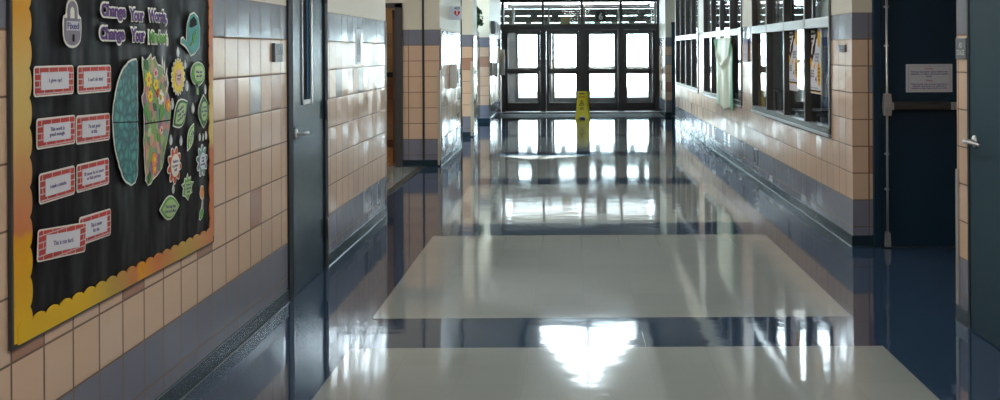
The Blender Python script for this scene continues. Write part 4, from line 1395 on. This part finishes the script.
# watering can
CAN = [(4.937, 1.713), (4.885, 1.702), (4.846, 1.656), (4.839, 1.615), (4.832, 1.579), (4.795, 1.599), (4.771, 1.592), (4.764, 1.565), (4.82, 1.552), (4.857, 1.534), (4.895, 1.509), (4.947, 1.52), (5.0, 1.548), (5.015, 1.595), (5.015, 1.641), (4.989, 1.692)]
wc_ = thing('paper_watering_can', (XC, 4.89, 1.51), 'teal paper watering can at the top right of the board', 'paper watering can')
cutout(wc_, 'white_rim', CAN, 'rim', 0)
cutout(wc_, 'can_body', offset_poly(CAN, .007), 'can', 1)
cutout(wc_, 'handle_gap', [(4.869, 1.643), (4.884, 1.675), (4.93, 1.692), (4.962, 1.673), (4.965, 1.654), (4.897, 1.639)], 'poster_black', 2)
for (cy, cz, ln, an) in ((4.90, 1.568, .05, .5), (4.935, 1.590, .05, .9), (4.955, 1.615, .04, 1.4), (4.915, 1.595, .035, 1.8)):
    cutout(wc_, 'printed_sprout', leafpts(cy, cz, ln, .018, an), 'green', 2)


def saying(name, cat, outer, mat, cy, cz, body, tw, th, label, inner=None, inmat='green_pale', rot=0.0, rim=.006):
    t = thing(name, (XC, cy, min(p[1] for p in outer)), label, cat, 'paper flowers and leaves with sayings')
    cutout(t, 'white_rim', outer, 'rim', 0)
    cutout(t, 'colored_face', offset_poly(outer, rim), mat, 1)
    if inner:
        cutout(t, 'text_panel', inner, inmat, 2)
    if body:
        text('lettering', body, 'left', (front(2 if inner else 1), cy, cz), tw, th, M['ink'], t, .012, .0005, rot=rot)
    return t


saying('paper_flower', 'paper flower', petals(4.733, 1.420, .084, .068, 18, res=4), 'yellow', 4.733, 1.418, 'I will\ntry!', .05, .030,
       'yellow paper sunflower right of the flowery brain half', petals(4.733, 1.418, .040, .0395, 8), 'pinkish')
sp1 = []
for k in range(21):
    a = -math.pi / 2 + .30 + (2 * math.pi - .6) * k / 20
    sp1.append((4.985 + .095 * math.cos(a), 1.428 + .056 * math.sin(a)))
sp1 += [(4.982, 1.362), (4.980, 1.338), (4.970, 1.340), (4.972, 1.362)]
saying('paper_leaf', 'paper leaf', sp1, 'green', 4.99, 1.428, 'What else\ncan I do?', .09, .030, 'round green paper leaf with a stem below the watering can',
       petals(4.99, 1.429, .058, .057, 8) if False else rrect(4.99, 1.429, .125, .070, .034), 'green_pale')
saying('paper_leaf', 'paper leaf', leafpts(4.757, 1.258, .205, .125, .52), 'green_deep', 4.757, 1.258, 'Mistakes\nhelp my\nbrain grow', .10, .058,
       'large green paper leaf tilted upward below the yellow sunflower', leafpts(4.757, 1.258, .155, .088, .52), 'green_pale', rot=.3)
saying('paper_leaf', 'paper leaf', leafpts(5.058, 1.250, .160, .150, 1.57), 'green_deep', 5.06, 1.250, "I can't\ndo this\nyet!", .07, .055,
       'dark green round paper leaf at the right edge of the board', rrect(5.06, 1.250, .080, .090, .038), 'green_pale')
cr_ = []
for k in range(12):
    f = k / 11; cr_.append((4.83 + .11 * f + .005 * math.sin(f * 3), 1.085 + .125 * f - .035 * math.sin(f * math.pi) * -1))
crr = [(p[0], p[1]) for p in cr_]
for k in range(11, -1, -1):
    f = k / 11; crr.append((4.83 + .125 * f + .03 * math.sin(math.pi * f), 1.085 + .125 * f - .03 * math.sin(f * math.pi)))
cl_ = [crr[0]]
for p in crr[1:]:
    if (Vector(p) - Vector(cl_[-1])).length > .002:
        cl_.append(p)
if (Vector(cl_[0]) - Vector(cl_[-1])).length < .002:
    cl_.pop()
saying('paper_leaf', 'paper leaf', leafpts(4.886, 1.143, .150, .075, .95), 'green', 4.886, 1.143, 'Keep\ntrying', .07, .030,
       'slim curved green paper leaf above the blue-grey flower', leafpts(4.886, 1.143, .115, .048, .95), 'green_pale', rot=.9)
saying('paper_flower', 'paper flower', petals(4.685, 1.035, .085, .060, 9, .2), 'petalred', 4.688, 1.035, 'Believe\nin your-\nself', .07, .050,
       'red paper flower between the brain and the leaves', petals(4.688, 1.035, .050, .0495, 8), 'rim')
saying('paper_flower', 'paper flower', petals(5.035, 1.020, .078, .052, 9, .5), 'petalteal', 5.037, 1.018, 'I am\nstill\nlearning', .06, .045,
       'blue-grey paper flower near the right edge of the board', petals(5.037, 1.018, .040, .0395, 8), 'drop')
maple = []
for a_, r_ in ((90, .070), (72, .045), (55, .062), (35, .045), (15, .072), (-5, .046), (-30, .060), (-55, .045), (-85, .062), (-120, .046), (-150, .062), (175, .046), (160, .070), (140, .046), (120, .060), (105, .045)):
    maple.append((4.842 + r_ * 1.15 * math.cos(math.radians(a_)), .918 + r_ * .95 * math.sin(math.radians(a_))))
saying('paper_leaf', 'paper leaf', maple, 'green', 4.842, .915, "I'll find\na better\nway", .07, .045,
       'jagged bright green paper leaf below the slim curved leaf', rrect(4.842, .915, .085, .058, .02), 'green_pale')
ld = leafpts(4.625, .860, .230, .105, -.05)
saying('paper_leaf', 'paper leaf', ld, 'green', 4.628, .856, 'This may take\ntime and effort', .13, .034,
       'wide oval green paper leaf lowest on the board', leafpts(4.628, .858, .175, .075, -.05), 'green_pale', rot=-.1)
pc = thing('paper_trowel', (XC, 5.04, .75), 'small paper garden trowel with orange handle at the lower right', 'paper cut-out')
po = [(5.020, .905), (5.050, .900), (5.058, .860), (5.052, .835), (5.052, .790), (5.045, .760), (5.010, .745), (4.990, .752), (5.000, .785), (5.022, .800), (5.035, .835), (5.015, .845), (5.000, .870)]
cutout(pc, 'white_rim', po, 'rim', 0)
cutout(pc, 'handle', offset_poly([(5.020, .905), (5.050, .900), (5.058, .860), (5.045, .838), (5.015, .845), (5.000, .870)], .005), 'orange', 1)
cutout(pc, 'shaft', [(5.038, .84), (5.048, .84), (5.048, .79), (5.035, .79)], 'lockgrey', 1)
cutout(pc, 'grass_tuft', offset_poly([(5.045, .790), (5.045, .760), (5.010, .745), (4.990, .752), (5.000, .785), (5.022, .800)], .004), 'green', 1)

for cy, cz, h_, lb in ((4.734, 1.530, .042, 'paper water drop just below the watering can spout'),
                       (4.819, 1.474, .040, 'paper water drop between the sunflower top and the stemmed leaf'),
                       (4.842, 1.377, .048, 'paper water drop right of the yellow sunflower'),
                       (4.917, 1.272, .050, 'paper water drop between the large tilted leaf and the dark round leaf'),
                       (5.086, 1.352, .045, 'paper water drop just above the dark round leaf at the edge'),
                       (4.664, 1.305, .050, 'paper water drop between the flowery brain and the large leaf'),
                       (4.646, 1.150, .045, 'paper water drop above the red flower'),
                       (4.765, 1.137, .045, 'paper water drop left of the slim curved leaf'),
                       (5.006, 1.133, .036, 'leftmost of three small paper drops above the blue-grey flower'),
                       (5.049, 1.130, .036, 'middle of three small paper drops above the blue-grey flower'),
                       (5.092, 1.134, .040, 'rightmost of three small paper drops above the blue-grey flower'),
                       (4.670, .935, .040, 'paper water drop hanging below the red flower')):
    t = thing('paper_drop', (XC, cy, cz - h_ / 2), lb, 'paper drop', 'paper water drops')
    pts = []
    for k in range(14):
        a = 2 * math.pi * k / 14
        pts.append((cy + .36 * h_ * math.cos(a) * (1 - .45 * max(0, math.sin(a))), cz + h_ / 2 * math.sin(a)))
    cutout(t, 'white_rim', pts, 'rim', 0)
    cutout(t, 'drop_face', offset_poly(pts, .0035), 'drop', 1)

# the cut-outs lie on the front of the board paper, 1 cm in front of the wall
for o_ in [o_ for o_ in COL.objects if o_.parent is None and o_.name.split('.')[0] in ('phrase_card', 'cutout_word', 'paper_bulb', 'paper_padlock', 'paper_brain_half', 'paper_watering_can', 'paper_flower', 'paper_leaf', 'paper_trowel', 'paper_drop')]:
    o_.location.y *= .9942
    o_.location.z = CAM_H + (o_.location.z - CAM_H) * .9942

# ------------------------------------------------------------------ added fill lamps (near corridor, left passage and room) and side room lamps
def troffer(loc, label, lens, group):
    x, y, z = loc
    t = thing('ceiling_light', loc, label, 'ceiling light', group)
    f = MB()
    f.box((x - .61, y - .305, z - .03), (x + .61, y - .28, z - .002)).box((x - .61, y + .28, z - .03), (x + .61, y + .305, z - .002))
    f.box((x - .61, y - .305, z - .03), (x - .585, y + .305, z - .002)).box((x + .585, y - .305, z - .03), (x + .61, y + .305, z - .002))
    obj('lamp_frame', f, M['white'], t)
    obj('lens', MB().box((x - .585, y - .28, z - .02), (x + .585, y + .28, z - .004)), lens, t)
    return t


t0 = troffer((.22, 12.9, CEIL), 'recessed ceiling light level with the left side opening', M['lamp'], 'corridor ceiling lights')  # unseen fixtures added to light the near corridor
for y, lb in ((10.2, 'recessed ceiling light level with the corner where the left wall ends'), (7.4, 'recessed ceiling light level with the left teal door'),
              (4.6, 'recessed ceiling light level with the bulletin board'), (1.8, 'recessed ceiling light just ahead of the viewer'), (-1.0, 'recessed ceiling light behind the viewer')):
    dup(t0, (.22, y, CEIL), lb)
dup(t0, (-3.4, 12.2, CEIL), 'ceiling light over the pale floor of the left side passage', 'side passage ceiling lights')  # extra light added to brighten the passage floor
troffer((-3.6, 15.7, CEIL), 'dim ceiling light in the brown tiled room', M['lamp_dim'], 'side passage ceiling lights')  # weak light added to lift the dark brown room
t1 = troffer((4.2, 11.0, CEIL), 'side room ceiling light behind the nearest posters', M['strip_lamp'], 'side room ceiling lights')
for x, y, lb in ((4.2, 15.0, 'side room ceiling light behind the green-edged sheet'), (4.2, 19.0, 'side room ceiling light behind the farthest window band'),
                 (7.0, 13.0, 'nearest side room ceiling light of the row by the outer wall'), (7.0, 17.0, 'middle side room ceiling light of the row by the outer wall'),
                 (7.0, 21.0, 'farthest side room ceiling light of the row by the outer wall')):
    dup(t1, (x, y, CEIL), lb)


# ------------------------------------------------------------------ furniture seen dimly behind the windows
def desk(x, y, label):
    t = thing('desk', (x, y, 0), label, 'desk', 'desks behind the corridor windows')
    obj('desk_top', MB().box((x - .7, y - .35, .72), (x + .7, y + .35, .75), .004), M['dark_furn'], t)
    for sx in (-1, 1):
        for sy in (-1, 1):
            obj('leg', MB().tube([(x + sx * .62, y + sy * .28, .001), (x + sx * .64, y + sy * .30, .72)], .018, 8), M['steel_dark'], t)
    obj('modesty_panel', MB().box((x - .6, y - .30, .30), (x + .6, y - .285, .72)), M['dark_furn'], t)
    return t


tb_ = thing('room_divider', (4.6, 17.5, 0), 'dark blue fabric divider standing behind the nearest poster', 'divider')
obj('divider_panel', MB().box((4.1, 17.48, .15), (4.52, 17.53, 1.85), .01), M['blue_cloth'], tb_)
obj('divider_frame', MB().box((4.08, 17.47, .1), (4.1, 17.54, 1.87)).box((4.52, 17.47, .1), (4.54, 17.54, 1.87)).box((4.08, 17.47, 1.85), (4.54, 17.54, 1.87)).box((4.08, 17.47, .1), (4.54, 17.54, .15)), M['steel_dark'], tb_)
for sx in (4.12, 4.46):
    obj('foot', MB().box((sx, 17.3, .001), (sx + .05, 17.7, .1), .005), M['steel_dark'], tb_)
desk(3.6, 13.8, 'dark desk behind the nearest corridor window')
desk(4.6, 20.5, 'dark desk deep in the room behind the corridor windows')
